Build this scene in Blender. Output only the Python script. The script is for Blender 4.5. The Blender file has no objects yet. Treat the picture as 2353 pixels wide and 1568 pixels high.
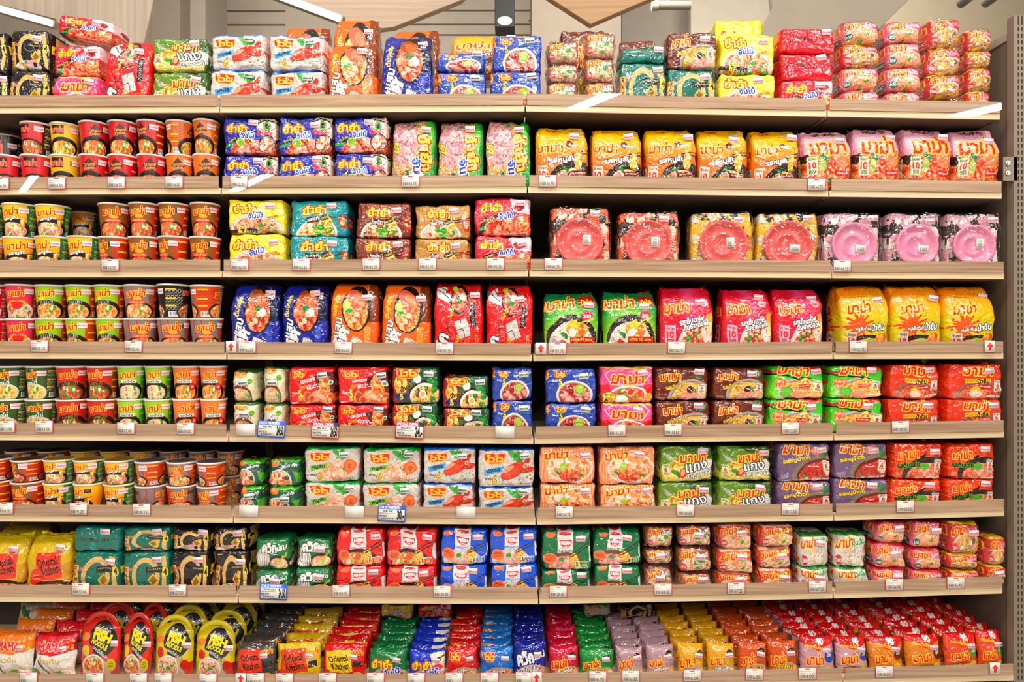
import bpy, math, random
import numpy as np

# ------------------------------------------------------------------ camera, world, lamps, exposure
scn = bpy.context.scene
COL = scn.collection
FPX, D, ZC = 1500.0, 1500.0 / 700.0, 1.27          # focal length in photo pixels, camera distance to the shelf fronts, eye height
cd = bpy.data.cameras.new('camera'); cam = bpy.data.objects.new('camera', cd); COL.objects.link(cam)
cd.sensor_width = 36.0; cd.lens = FPX / 2353.0 * 36.0
cam.location = (0, -D, ZC); cam.rotation_euler = (math.pi / 2, 0, 0)
scn.camera = cam
wd = bpy.data.worlds.new('world'); scn.world = wd; wd.use_nodes = True
wd.node_tree.nodes['Background'].inputs[0].default_value = (1.0, 0.95, 0.89, 1)
wd.node_tree.nodes['Background'].inputs[1].default_value = 0.25
vs = scn.view_settings
vs.view_transform = 'Standard'; vs.look = 'None'; vs.gamma = 1.0; vs.use_curve_mapping = False; vs.exposure = -0.9

def lamp(name, loc, sx, sy, watts, rot=(0, 0, 0), col=(1.0, 0.955, 0.885)):
    l = bpy.data.lights.new(name, 'AREA'); l.shape = 'RECTANGLE'; l.size = sx; l.size_y = sy; l.energy = watts; l.color = col
    o = bpy.data.objects.new(name, l); o.location = loc; o.rotation_euler = rot; COL.objects.link(o)
    return o
LAMPS = [  # lamps over the aisle: x, y, z, length, width, watts, turn, tilt towards the shelves
    (-2.3, -1.35, 3.4, 1.5, 0.08, 14, 0.25, 0.55), (-0.7, -1.3, 3.4, 1.5, 0.08, 14, -0.2, 0.55), (0.9, -1.35, 3.4, 1.5, 0.08, 14, 0.3, 0.55), (2.3, -1.3, 3.4, 1.5, 0.08, 14, -0.2, 0.55)]
for (x, y, z, a, b, wt, tz, tx) in LAMPS:
    lamp('ceiling_or_fill_lamp', (x, y, z), a, b, wt, (tx, 0, tz))
for (xa, ya, xb, yb, wt) in [(0.95, -3.05, -1.25, -5.95, 250), (-2.5, -5.3, -3.95, -6.9, 215), (-5.5, -5.5, -6.9, -7.0, 180), (4.4, -3.3, 2.9, -5.2, 195)]:   # long tubes hung across the hall behind the photographer
    L_ = math.hypot(xb - xa, yb - ya); lamp('ceiling_tube', ((xa + xb) / 2, (ya + yb) / 2, 3.3), 0.07, L_, wt, (0, 0, 0)).rotation_euler = __import__('mathutils').Euler((0.85, 0, 0)).to_matrix().to_4x4().to_euler()
    o_ = COL.objects[-1]; M_ = __import__('mathutils').Matrix; d_ = __import__('mathutils').Vector((xb - xa, yb - ya, 0)).normalized(); n_ = __import__('mathutils').Vector((0, 0.8, -0.6)); n_ = (n_ - d_ * n_.dot(d_)).normalized(); x_ = d_.cross(-n_); R_ = M_((x_, d_, -n_)).transposed(); o_.rotation_euler = R_.to_euler()
for (x, y, z, wt) in [(-2.2, 2.4, 4.6, 150), (0.6, 2.6, 4.6, 150), (3.0, 2.2, 4.6, 150)]:  # unseen fill lamps added behind the shelves to brighten the back wall
    lamp('ceiling_or_fill_lamp', (x, y, z), 1.2, 0.3, wt, (0.9, 0, 0))
for x in (-2.4, 0.2, 2.6):  # unseen fill lamps added to light the fronts of the hanging boards
    lamp('ceiling_or_fill_lamp', (x, -1.9, 5.0), 1.2, 0.2, 120, (1.0, 0, 0))

random.seed(5)
RN = np.random.RandomState(11)

def X(px, y=0.0): return (px - 1176.5) / FPX * (D + y)
def Z(py, y=0.0): return ZC - (py - 784.0) / FPX * (D + y)

# ------------------------------------------------------------------ helpers: colours, materials, meshes
def rgb(h):
    h = h.lstrip('#'); return np.array([int(h[i:i + 2], 16) for i in (0, 2, 4)], np.float32) / 255.0
def lin(h):
    c = rgb(h); c = np.where(c <= 0.04045, c / 12.92, ((c + 0.055) / 1.055) ** 2.4); return (float(c[0]), float(c[1]), float(c[2]), 1.0)
MATS = {}
def nod(m, t, **kw):
    n = m.node_tree.nodes.new(t)
    for k, v in kw.items(): setattr(n, k, v)
    return n
def mat(name, col, rough=0.5, metal=0.0, emit=0.0, coat=0.0):
    if name in MATS: return MATS[name]
    m = bpy.data.materials.new(name); m.use_nodes = True; b = m.node_tree.nodes['Principled BSDF']
    L = m.node_tree.links
    tc = nod(m, 'ShaderNodeTexCoord'); nz = nod(m, 'ShaderNodeTexNoise'); nz.inputs['Scale'].default_value = 9.0; nz.inputs['Detail'].default_value = 4
    L.new(tc.outputs['Object'], nz.inputs['Vector'])
    mx = nod(m, 'ShaderNodeMixRGB', blend_type='MULTIPLY'); mx.inputs[0].default_value = 0.18; mx.inputs[1].default_value = lin(col)
    L.new(nz.outputs['Fac'], mx.inputs[2]); L.new(mx.outputs[0], b.inputs['Base Color'])
    b.inputs['Roughness'].default_value = rough; b.inputs['Metallic'].default_value = metal; b.inputs['Coat Weight'].default_value = coat
    if emit: b.inputs['Emission Color'].default_value = lin(col); b.inputs['Emission Strength'].default_value = emit
    MATS[name] = m; return m
def wood(name, c1, c2, sc=1.0, rough=0.45, coat=0.0, axis=0):
    if name in MATS: return MATS[name]
    m = bpy.data.materials.new(name); m.use_nodes = True; b = m.node_tree.nodes['Principled BSDF']; L = m.node_tree.links
    tc = nod(m, 'ShaderNodeTexCoord'); mp = nod(m, 'ShaderNodeMapping'); s = [60 * sc] * 3; s[axis] = 1.6 * sc
    mp.inputs['Scale'].default_value = s
    nz = nod(m, 'ShaderNodeTexNoise'); nz.inputs['Scale'].default_value = 2.2; nz.inputs['Detail'].default_value = 6; nz.inputs['Distortion'].default_value = 0.6
    cr = nod(m, 'ShaderNodeValToRGB'); cr.color_ramp.elements[0].position = 0.32; cr.color_ramp.elements[1].position = 0.68
    cr.color_ramp.elements[0].color = lin(c1); cr.color_ramp.elements[1].color = lin(c2)
    L.new(tc.outputs['Object'], mp.inputs[0]); L.new(mp.outputs[0], nz.inputs['Vector']); L.new(nz.outputs['Fac'], cr.inputs[0]); L.new(cr.outputs[0], b.inputs['Base Color'])
    b.inputs['Roughness'].default_value = rough; b.inputs['Coat Weight'].default_value = coat; b.inputs['Coat Roughness'].default_value = 0.03
    MATS[name] = m; return m
def crinkle(m, b, scale, dist, strength):
    L = m.node_tree.links
    tc = nod(m, 'ShaderNodeTexCoord'); oi = nod(m, 'ShaderNodeObjectInfo'); ad = nod(m, 'ShaderNodeVectorMath', operation='ADD'); mu = nod(m, 'ShaderNodeMath', operation='MULTIPLY'); mu.inputs[1].default_value = 37.0
    L.new(oi.outputs['Random'], mu.inputs[0]); L.new(tc.outputs['Object'], ad.inputs[0]); L.new(mu.outputs[0], ad.inputs[1])
    prev = None                                        # sharp sparse folds: narrow valleys where two noises cross their middle
    for q, (sc_, am) in enumerate(((scale * .75, 1.0), (scale * 1.9, .5))):
        nz = nod(m, 'ShaderNodeTexNoise'); nz.inputs['Scale'].default_value = sc_; nz.inputs['Detail'].default_value = 1.0; nz.inputs['Distortion'].default_value = 0.8
        L.new(ad.outputs[0], nz.inputs['Vector'])
        s1 = nod(m, 'ShaderNodeMath', operation='SUBTRACT'); s1.inputs[1].default_value = .5; L.new(nz.outputs['Fac'], s1.inputs[0])
        s2 = nod(m, 'ShaderNodeMath', operation='ABSOLUTE'); L.new(s1.outputs[0], s2.inputs[0])
        s3 = nod(m, 'ShaderNodeMath', operation='MULTIPLY'); s3.inputs[1].default_value = 11.0; L.new(s2.outputs[0], s3.inputs[0])
        s4 = nod(m, 'ShaderNodeMath', operation='MINIMUM'); s4.inputs[1].default_value = 1.0; L.new(s3.outputs[0], s4.inputs[0])
        s5 = nod(m, 'ShaderNodeMath', operation='MULTIPLY'); s5.inputs[1].default_value = am; L.new(s4.outputs[0], s5.inputs[0])
        if prev: a_ = nod(m, 'ShaderNodeMath', operation='ADD'); L.new(prev.outputs[0], a_.inputs[0]); L.new(s5.outputs[0], a_.inputs[1]); nzo = a_
        prev = s5
    bp = nod(m, 'ShaderNodeBump'); bp.inputs['Strength'].default_value = strength; bp.inputs['Distance'].default_value = dist * .28
    L.new(nzo.outputs[0], bp.inputs['Height']); L.new(bp.outputs[0], b.inputs['Normal'])
def foil(name, col, rough=0.22, scale=14.0, strength=0.5):
    if name in MATS: return MATS[name]
    m = bpy.data.materials.new(name); m.use_nodes = True; b = m.node_tree.nodes['Principled BSDF']
    b.inputs['Base Color'].default_value = lin(col); b.inputs['Roughness'].default_value = rough; b.inputs['Specular IOR Level'].default_value = 0.6
    crinkle(m, b, scale, 0.008, strength); MATS[name] = m; return m
def clear_film(name, tint, gloss, scale, bump=1.0, rough=0.05):
    if name in MATS: return MATS[name]
    m = bpy.data.materials.new(name); m.use_nodes = True; nt = m.node_tree; L = nt.links
    nt.nodes.remove(nt.nodes['Principled BSDF']); out = nt.nodes['Material Output']
    tr = nod(m, 'ShaderNodeBsdfTransparent'); tr.inputs[0].default_value = lin(tint)
    gl = nod(m, 'ShaderNodeBsdfGlossy'); gl.inputs['Roughness'].default_value = rough; gl.inputs[0].default_value = (1, 1, 1, 1)
    mx = nod(m, 'ShaderNodeMixShader'); fr = nod(m, 'ShaderNodeFresnel'); fr.inputs[0].default_value = 1.5
    md = nod(m, 'ShaderNodeMath', operation='MULTIPLY'); md.inputs[1].default_value = gloss
    ge = nod(m, 'ShaderNodeNewGeometry'); inv = nod(m, 'ShaderNodeMath', operation='SUBTRACT'); inv.inputs[0].default_value = 1.0; L.new(ge.outputs['Backfacing'], inv.inputs[1])
    m2 = nod(m, 'ShaderNodeMath', operation='MULTIPLY'); m2.use_clamp = True; L.new(md.outputs[0], m2.inputs[0]); L.new(inv.outputs[0], m2.inputs[1])
    L.new(fr.outputs[0], md.inputs[0]); L.new(m2.outputs[0], mx.inputs[0]); L.new(tr.outputs[0], mx.inputs[1]); L.new(gl.outputs[0], mx.inputs[2]); L.new(mx.outputs[0], out.inputs[0])
    if bump: crinkle(m, gl, scale, 0.012, bump)
    MATS[name] = m; return m
FILM = clear_film('clear_wrap', 'fbf9f7', 1.7, 20.0, 1.0)
ACRYL = clear_film('clear_acrylic', 'fdfcf9', 1.3, 1.0, 0, 0.0)
WHITE = mat('white_card', 'e9e3da', 0.5)
STEEL = mat('bright_steel', 'c8c8c8', 0.25, 1.0)

def mesh_np(name, V, F, uv=None, mats=(), smooth=True, midx=None):
    me = bpy.data.meshes.new(name)
    V = np.asarray(V, np.float32)
    if isinstance(F, np.ndarray):
        nf, k = F.shape
        me.vertices.add(len(V)); me.vertices.foreach_set('co', V.ravel())
        me.loops.add(nf * k); me.loops.foreach_set('vertex_index', F.ravel().astype(np.int32))
        me.polygons.add(nf); me.polygons.foreach_set('loop_start', np.arange(0, nf * k, k, dtype=np.int32))
    else:
        me.from_pydata(V.tolist(), [], F)
    if uv is not None:
        l = me.uv_layers.new(name='UVMap'); l.data.foreach_set('uv', np.asarray(uv, np.float32).ravel())
    for m in mats: me.materials.append(m)
    if midx is not None: me.polygons.foreach_set('material_index', np.asarray(midx, np.int32))
    if smooth: me.polygons.foreach_set('use_smooth', np.ones(len(me.polygons), bool))
    me.update(); me.validate()
    return me
def link(name, me, parent=None, loc=(0, 0, 0), rot=(0, 0, 0)):
    o = bpy.data.objects.new(name, me); COL.objects.link(o); o.location = loc; o.rotation_euler = rot
    if parent is not None: o.parent = parent
    return o
def tag(o, label=None, cat=None, group=None, kind=None):
    if label: o['label'] = label
    if cat: o['category'] = cat
    if group: o['group'] = group
    if kind: o['kind'] = kind
    return o
class MB:
    def __init__(s): s.v = []; s.f = []
    def box(s, x0, x1, y0, y1, z0, z1): return s.hexa([(x0, y0, z0), (x1, y0, z0), (x1, y1, z0), (x0, y1, z0), (x0, y0, z1), (x1, y0, z1), (x1, y1, z1), (x0, y1, z1)])
    def hexa(s, p):
        n = len(s.v); s.v += p
        s.f += [tuple(n + i for i in q) for q in ((0, 3, 2, 1), (4, 5, 6, 7), (0, 1, 5, 4), (1, 2, 6, 5), (2, 3, 7, 6), (3, 0, 4, 7))]
    def bar(s, xl, xr, y0, y1, zl0, zl1, zr0, zr1):      # a bar whose two ends may stand at different heights
        s.hexa([(xl, y0, zl0), (xr, y0, zr0), (xr, y1, zr0), (xl, y1, zl0), (xl, y0, zl1), (xr, y0, zr1), (xr, y1, zr1), (xl, y1, zl1)])
    def prism(s, pts, y0, y1):                           # outline in x-z, extruded along y
        n = len(s.v); k = len(pts)
        s.v += [(x, y0, z) for x, z in pts] + [(x, y1, z) for x, z in pts]
        s.f += [tuple(n + i for i in range(k)), tuple(n + k + i for i in reversed(range(k)))]
        s.f += [(n + i, n + k + i, n + k + (i + 1) % k, n + (i + 1) % k) for i in range(k)]
    def cyl(s, c, r, h, axis='z', k=20, r2=None):
        n = len(s.v); r2 = r if r2 is None else r2
        for rr, t in ((r, 0), (r2, h)):
            for i in range(k):
                a = 2 * math.pi * i / k; p, q = rr * math.cos(a), rr * math.sin(a)
                s.v.append((c[0] + p, c[1] + q, c[2] + t) if axis == 'z' else (c[0] + p, c[1] + t, c[2] + q) if axis == 'y' else (c[0] + t, c[1] + p, c[2] + q))
        s.f += [(n + i, n + (i + 1) % k, n + k + (i + 1) % k, n + k + i) for i in range(k)] + [tuple(n + i for i in reversed(range(k))), tuple(n + k + i for i in range(k))]
    def build(s, name, m, parent=None, loc=(0, 0, 0), rot=(0, 0, 0), smooth=False, bevel=0.0):
        o = link(name, mesh_np(name, s.v, s.f, mats=[m], smooth=smooth), parent, loc, rot)
        if bevel:
            b = o.modifiers.new('edge', 'BEVEL'); b.width = bevel; b.segments = 2; b.limit_method = 'ANGLE'
        return o

# ------------------------------------------------------------------ printed artwork: drawn here in arrays, one print per kind of pack
GLY = {}
def glyph(s, bold):
    key = (s, bold)
    if key in GLY: return GLY[key]
    if (s, 0) not in GLY:
        c = bpy.data.curves.new('t', 'FONT'); c.body = s; c.resolution_u = 3
        o = bpy.data.objects.new('t', c); COL.objects.link(o)
        me = o.evaluated_get(bpy.context.evaluated_depsgraph_get()).to_mesh()
        v = np.array([x.co[:2] for x in me.vertices]); me.calc_loop_triangles(); t = [x.vertices[:] for x in me.loop_triangles]
        bpy.data.objects.remove(o); bpy.data.curves.remove(c)
        K = 56; PAD = 14
        mn, mxx = v.min(0), v.max(0)
        W, H = int((mxx[0] - mn[0]) * K) + 2 * PAD, int((mxx[1] - mn[1]) * K) + 2 * PAD
        im = np.zeros((H, W), np.float32); v = np.stack([(v[:, 0] - mn[0]) * K + PAD, (mxx[1] - v[:, 1]) * K + PAD], 1)
        for i, j, k in t:
            a, b, d = v[i], v[j], v[k]
            x0, x1 = int(min(a[0], b[0], d[0])), int(max(a[0], b[0], d[0])) + 1; y0, y1 = int(min(a[1], b[1], d[1])), int(max(a[1], b[1], d[1])) + 1
            ys, xs = np.mgrid[y0:y1 + 1, x0:x1 + 1]; xs = xs + 0.5; ys = ys + 0.5
            e = lambda p, q: (q[0] - p[0]) * (ys - p[1]) - (q[1] - p[1]) * (xs - p[0])
            e0, e1, e2 = e(a, b), e(b, d), e(d, a)
            im[y0:y1 + 1, x0:x1 + 1] = np.maximum(im[y0:y1 + 1, x0:x1 + 1], ((e0 >= -.6) & (e1 >= -.6) & (e2 >= -.6)) | ((e0 <= .6) & (e1 <= .6) & (e2 <= .6)))
        GLY[(s, 0)] = im
    im = GLY[(s, 0)]
    for i in range(bold):
        p = np.pad(im, 1); n = im.shape
        sh = [p[1:-1, 1:-1], p[:-2, 1:-1], p[2:, 1:-1], p[1:-1, :-2], p[1:-1, 2:]]
        if i % 2: sh += [p[:-2, :-2], p[2:, 2:], p[:-2, 2:], p[2:, :-2]]
        im = np.maximum.reduce(sh)
    GLY[key] = im
    return im
def smooth_noise(n, size, seed):
    r = np.random.RandomState(seed).rand(n, n); k = size // n
    x = (np.arange(size) / k); i = x.astype(int); f = x - i; f = f * f * (3 - 2 * f); i0, i1 = i % n, (i + 1) % n
    a = r[np.ix_(i0, i0)] * np.outer(1 - f, 1 - f) + r[np.ix_(i1, i0)] * np.outer(f, 1 - f) + r[np.ix_(i0, i1)] * np.outer(1 - f, f) + r[np.ix_(i1, i1)] * np.outer(f, f)
    return a.astype(np.float32)
NZ = [np.tile(smooth_noise(n, 768, 3 + n), (1, 2)) for n in (12, 24, 48, 96, 192)]
class Cv:
    def __init__(s, w, h, c):
        s.w, s.h = w, h; s.a = np.empty((h, w, 3), np.float32); s.a[:] = rgb(c)
        ys, xs = np.mgrid[0:h, 0:w]; s.x = ((xs + 0.5) / w).astype(np.float32); s.y = ((ys + 0.5) / h).astype(np.float32); s.sd = 1
    def mix(s, m, c):
        c = rgb(c) if isinstance(c, str) else c
        s.a += (c - s.a) * m[..., None]; return s
    def grad(s, c1, c2, y0=0., y1=1.):
        t = np.clip((s.y - y0) / (y1 - y0), 0, 1)[..., None]; s.a[:] = rgb(c1) * (1 - t) + rgb(c2) * t; return s
    def r(s, x0, y0, x1, y1, c): return s.mix(((s.x >= x0) & (s.x <= x1) & (s.y >= y0) & (s.y <= y1)).astype(np.float32), c)
    def em(s, cx, cy, rx, ry, rot=0):
        X_, Y_ = (s.x - cx) * s.w, (s.y - cy) * s.h
        if rot: a = math.radians(rot); X_, Y_ = X_ * math.cos(a) + Y_ * math.sin(a), -X_ * math.sin(a) + Y_ * math.cos(a)
        d = np.sqrt((X_ / (rx * s.w)) ** 2 + (Y_ / (ry * s.h)) ** 2)
        return np.clip((1 - d) * min(rx * s.w, ry * s.h) + 0.5, 0, 1)
    def e(s, cx, cy, rx, ry, c, rot=0): return s.mix(s.em(cx, cy, rx, ry, rot), c)
    def pm(s, pts):
        m = np.zeros((s.h, s.w), bool); n = len(pts)
        for i in range(n):
            (x0, y0), (x1, y1) = pts[i], pts[(i + 1) % n]
            if y0 == y1: continue
            m ^= ((y0 > s.y) != (y1 > s.y)) & (s.x < (x1 - x0) * (s.y - y0) / (y1 - y0) + x0)
        return m.astype(np.float32)
    def p(s, pts, c): return s.mix(s.pm(pts), c)
    def ln(s, x0, y0, x1, y1, wd, c):
        ax, ay, bx, by = x0 * s.w, y0 * s.h, x1 * s.w, y1 * s.h; px, py = s.x * s.w - ax, s.y * s.h - ay
        dx, dy = bx - ax, by - ay; t = np.clip((px * dx + py * dy) / (dx * dx + dy * dy + 1e-6), 0, 1)
        return s.mix(np.clip(wd * s.h / 2 - np.hypot(px - t * dx, py - t * dy) + 0.5, 0, 1), c)
    def t(s, txt, cx, cy, h, c, o=None, ow=3, o2=None, ow2=6, rot=0, bold=1, w=None, shear=0.0):
        g = glyph(txt, bold); gh, gw = g.shape[0] - 28, g.shape[1] - 28
        k = h * s.h / gh; kx = k if w is None else w * s.w / gw
        X_, Y_ = (s.x - cx) * s.w, (s.y - cy) * s.h
        a = math.radians(rot); U, V = X_ * math.cos(a) + Y_ * math.sin(a), -X_ * math.sin(a) + Y_ * math.cos(a)
        U = U + shear * V
        U = U / kx + g.shape[1] / 2 - .5; V = V / k + g.shape[0] / 2 - .5
        ok = (U >= 0) & (U < g.shape[1] - 1.01) & (V >= 0) & (V < g.shape[0] - 1.01)
        if not ok.any(): return s
        u, v = U[ok], V[ok]; i, j = u.astype(int), v.astype(int); fu, fv = u - i, v - j
        def lay(gg, col):
            val = gg[j, i] * (1 - fu) * (1 - fv) + gg[j, i + 1] * fu * (1 - fv) + gg[j + 1, i] * (1 - fu) * fv + gg[j + 1, i + 1] * fu * fv
            m = np.zeros((s.h, s.w), np.float32); m[ok] = val; s.mix(m, col)
        if o2: lay(glyph(txt, bold + ow2), o2)
        if o: lay(glyph(txt, bold + ow), o)
        lay(g, c); return s
    def food(s, cx, cy, rx, ry, pal, blobs=(), n=14, rot=0, m=None, sz=1.0):
        if m is None: m = s.em(cx, cy, rx, ry, rot)
        s.sd += 1; rs = np.random.RandomState(s.sd * 7 + len(pal)); ox, oy = rs.randint(0, 300, 2)
        A = [z[oy:oy + s.h, ox:ox + s.w] for z in NZ]
        f = np.abs(np.sin(16 * A[1] + 9 * A[2] + 6 * A[0] + s.x * 8)); g = A[3]
        cols = np.array([rgb(c) for c in pal]); k = len(cols)
        idx = np.clip((A[2] * 0.55 + g * 0.45 - 0.25) * 2 * k, 0, k - 1).astype(int)
        img = cols[idx]; line = np.clip((0.35 - f) * 4, 0, 1)[..., None]
        img = img * (1 - 0.55 * line) + (cols[0] * 0.75) * 0.55 * line
        hi = np.clip((f - 0.86) * 7, 0, 1)[..., None]; img = img * (1 - 0.4 * hi) + np.minimum(cols[-1] * 1.1, 1) * 0.4 * hi
        s.mix(m, img)
        for i in range(n if blobs else 0):
            a, q = rs.rand() * 6.28, math.sqrt(rs.rand()) * 0.85
            bx, by = cx + rx * q * math.cos(a), cy + ry * q * math.sin(a); b = blobs[i % len(blobs)]; z = (0.03 + 0.035 * rs.rand()) * sz
            e = s.em(bx, by, z, z * s.w / s.h * (0.5 + 0.5 * rs.rand()), rs.rand() * 180) * m; s.mix(e, b)
            e = s.em(bx - z * .2, by - z * .25, z * .5, z * s.w / s.h * .3, 20) * m * 0.35; s.mix(e, np.minimum(rgb(b) * 1.5 + .1, 1))
        return s
    def bowl(s, cx, cy, rx, ry, rim, pal, blobs=(), n=14, rot=0):
        s.e(cx, cy, rx, ry, rim, rot); q = 0.88
        s.e(cx, cy, rx * q, ry * q, np.clip(rgb(rim) * 0.72, 0, 1), rot)
        return s.food(cx, cy + ry * .02, rx * 0.85, ry * 0.85, pal, blobs, n, rot)
    def spk(s, x0, y0, x1, y1, c, n=60, z=0.006):
        rs = np.random.RandomState(n)
        for i in range(n): s.e(x0 + (x1 - x0) * rs.rand(), y0 + (y1 - y0) * rs.rand(), z, z * s.w / s.h, c)
        return s
    def lines(s, x0, y0, x1, y1, n, c):       # print too small to read in the photo: thin broken rows
        k = (s.y - y0) / (y1 - y0) * n; on = ((k % 1) < 0.5) & (s.x > x0) & (s.x < x1) & (s.y > y0) & (s.y < y1)
        r = NZ[4][:s.h, :s.w]; on &= np.sin(s.x * 160 + np.floor(k) * 9) > -0.55
        return s.mix(on.astype(np.float32) * .85, c)
    # the makers' marks
    def mama(s, cx, cy, h, rot=0, w=None, c='d5261b', o='ffd45a', o2='ffffff', lat='มาม่า'):
        return s.t(lat, cx, cy, h * 1.15, c, o, 4, None, 6, rot, 1, w, 0.12)
    def yum(s, cx, cy, h, rot=0):
        return s.t('ยำยำ', cx, cy, h, 'ffd322', 'a3120d', 4, 'fff0d0', 5, rot, 2)
    def jum(s, cx, cy, h, rot=-8): return s.t('จัมโบ้', cx, cy, h, '2c49b8', 'ffffff', 4, None, 0, rot, 2)
    def wai(s, cx, cy, w, h, rot=0):
        s.p([(cx - w / 2, cy - h / 2), (cx + w / 2, cy - h / 2), (cx + w * .46, cy + h * .2), (cx + w * .25, cy + h / 2), (cx - w * .25, cy + h / 2), (cx - w * .46, cy + h * .2)], 'f5b62e')
        k = .93; s.p([(cx - w / 2 * k, cy - h / 2 * .88), (cx + w / 2 * k, cy - h / 2 * .88), (cx + w * .42, cy + h * .18), (cx + w * .22, cy + h * .43), (cx - w * .22, cy + h * .43), (cx - w * .42, cy + h * .18)], 'cf2418')
        return s.t('ไวไว', cx, cy - h * .04, h * .62, 'ffc83d', None, 0, None, 0, 0, 3, w * .72)
    def six(s, cx, cy, n, z=0.1, bgc='f3e3d8', c='d02a2a'):
        H = z * s.w / s.h * 1.5; s.r(cx - z, cy - H, cx + z, cy + H, bgc)
        s.t('จัดชุด', cx, cy - H * .68, H * .42, '55413a', bold=1, w=z * 1.5); s.t(str(n), cx, cy, H * .75, c, bold=2); return s.t('ซอง', cx, cy + H * .68, H * .4, '333333', bold=1, w=z * 1.2)
    def five(s, cx, cy, n, h, c='ffd836', k='ffffff'):
        s.t('จัดชุด', cx - .11, cy - h * .1, h * .5, k, None, bold=1, w=.12); s.t(str(n), cx, cy, h, c, '333333', 2, bold=2); return s.t('ซอง', cx, cy + h * .85, h * .45, c, None, bold=1, w=.07)
    def bar(s, x0, y0, x1, y1):
        s.r(x0, y0, x1, y1, 'f2f0ec'); k = (s.x - x0) / (x1 - x0); on = (np.sin(k * 70) + np.sin(k * 113 + 1) > 0.1) & (k > .06) & (k < .94) & (s.y > y0 + (y1 - y0) * .12) & (s.y < y1 - (y1 - y0) * .2)
        return s.mix(on.astype(np.float32), '303030')
    def leaf(s, cx, cy, z, c='3f9a3a', rot=30):
        H = s.w / s.h; s.e(cx, cy, z, z * H * .45, c, rot); return s.e(cx + z * .5, cy + z * H * .4, z * .7, z * H * .35, np.clip(rgb(c) * .8, 0, 1), rot + 60)
    def image(s, name):
        im = bpy.data.images.new(name, s.w, s.h); px = np.ones((s.h, s.w, 4), np.float32); lum = s.a @ np.array([.3, .59, .11], np.float32); px[..., :3] = np.clip(lum[..., None] + (s.a - lum[..., None]) * 1.18, 0, 1) ** 1.12
        im.pixels.foreach_set(px[::-1].ravel()); im.update(); return im
def print_mat(name, img, rough=0.3, bump=0.45, scale=13.0, spec=0.55, metal=0.0):
    m = bpy.data.materials.new(name); m.use_nodes = True; b = m.node_tree.nodes['Principled BSDF']; L = m.node_tree.links
    t = nod(m, 'ShaderNodeTexImage'); t.image = img; t.extension = 'REPEAT' if name.startswith('print_c_') else 'EXTEND'
    L.new(t.outputs[0], b.inputs['Base Color']); b.inputs['Roughness'].default_value = rough; b.inputs['Specular IOR Level'].default_value = spec; b.inputs['Metallic'].default_value = metal
    if bump:
        crinkle(m, b, scale, 0.008, bump)
        if bump > .2: b.inputs['Coat Weight'].default_value = 0.7; b.inputs['Coat Roughness'].default_value = 0.05; L.new(m.node_tree.nodes['Bump'].outputs[0], b.inputs['Coat Normal'])
    MATS[name] = m; return m

DS = {}
def design(key, kind, noun, short, draw, size=(384, 264), bg='ffffff', side=None, rough=0.24, bump=0.8, metal=0.0):
    c = Cv(size[0], size[1], bg); draw(c)
    DS[key] = dict(kind=kind, noun=noun, short=short, mat=print_mat('print_' + key, c.image(key), rough, bump, 19.0, .55, metal), side=side or bg, cv=c)
PORK = ['8a4a2c', 'c06a48', 'e0a080', 'f0c8a8']; PINKP = ['b07078', 'd898a0', 'eec0c4', 'f6dcdc']
RED = ['8e1f14', 'c23a20', 'e0633c', 'f0a070']; ORN = ['b84818', 'e0722c', 'f0a050', 'f8d090']; YEL = ['b07820', 'dca83c', 'f0cc68', 'f8e6a0']
BRN = ['6a3418', '9a5a30', 'c88a54', 'e8c08c']; WHT = ['b8b0a8', 'd8d0c8', 'ece6e0', 'f6f2ee']; CRM = ['c8a080', 'e4c8a8', 'f0dcc4', 'f8ece0']
GRN, LIM, EGG, PRW = '3f9a3a', 'a8d048', 'f6f0e4', 'e8694a'
FR = {}
def d_yum_blue(c):
    c.r(0, 0, 1, 1, '23329a'); c.p([(0, .3), (.25, 0), (.5, 0), (0, .62)], '1a2684'); c.p([(.7, 0), (1, 0), (1, .6), (.76, .46), (.66, .26)], 'e8c8b8')
    c.e(.74, .38, .09, .1, 'e5384a'); c.e(.84, .44, .1, .07, 'ea6a74'); c.e(.83, .24, .145, .15, 'f8f4ee'); c.e(.84, .24, .07, .135, '6f9a3a'); c.e(.84, .24, .035, .07, '182010')
    c.ln(.68, .14, .8, .06, .04, '141414'); c.ln(.8, .06, .97, .13, .045, '141414'); c.ln(.69, .27, .84, .4, .018, '301818'); c.ln(.84, .4, .97, .3, .018, '301818')
    for i in range(6): c.ln(.7 + i * .05, .13 - i * .012, .665 + i * .052, .01, .014, '141414')
    m = c.pm([(.08, 1), (.2, .72), (.45, .55), (.7, .6), (1, .62), (1, 1)]); c.food(.55, .8, .5, .3, RED, ['e8a0a0', 'f0c0b0', 'd04838'], 26, 0, m)
    c.p([(0, .75), (.22, .68), (.2, .76), (0, .84)], '38a048'); c.e(.33, .7, .085, .12, 'c8d860'); c.e(.33, .7, .07, .1, '8fb83a'); c.leaf(.5, .62, .04)
    c.e(.84, .72, .16, .25, '1c2050'); c.food(.84, .73, .14, .22, PORK, ['f0d0c0'], 6)
    c.yum(.28, .3, .23); c.jum(.47, .48, .16); c.p([(.08, .68), (.28, .52), (.26, .62), (.1, .74)], '141420'); c.t('ต้มยำกุ้ง', .18, .62, .08, 'ffd836', rot=-25, bold=1)
    c.t('น้ำหนักสุทธิ 67 กรัม x 6 ซอง', .62, .95, .08, 'ffffff', bold=0, w=.6)
design('yum_blue', 'multipack', 'blue multipack with a painted eye', 'blue eye packs', d_yum_blue, bg='23329a')
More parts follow.
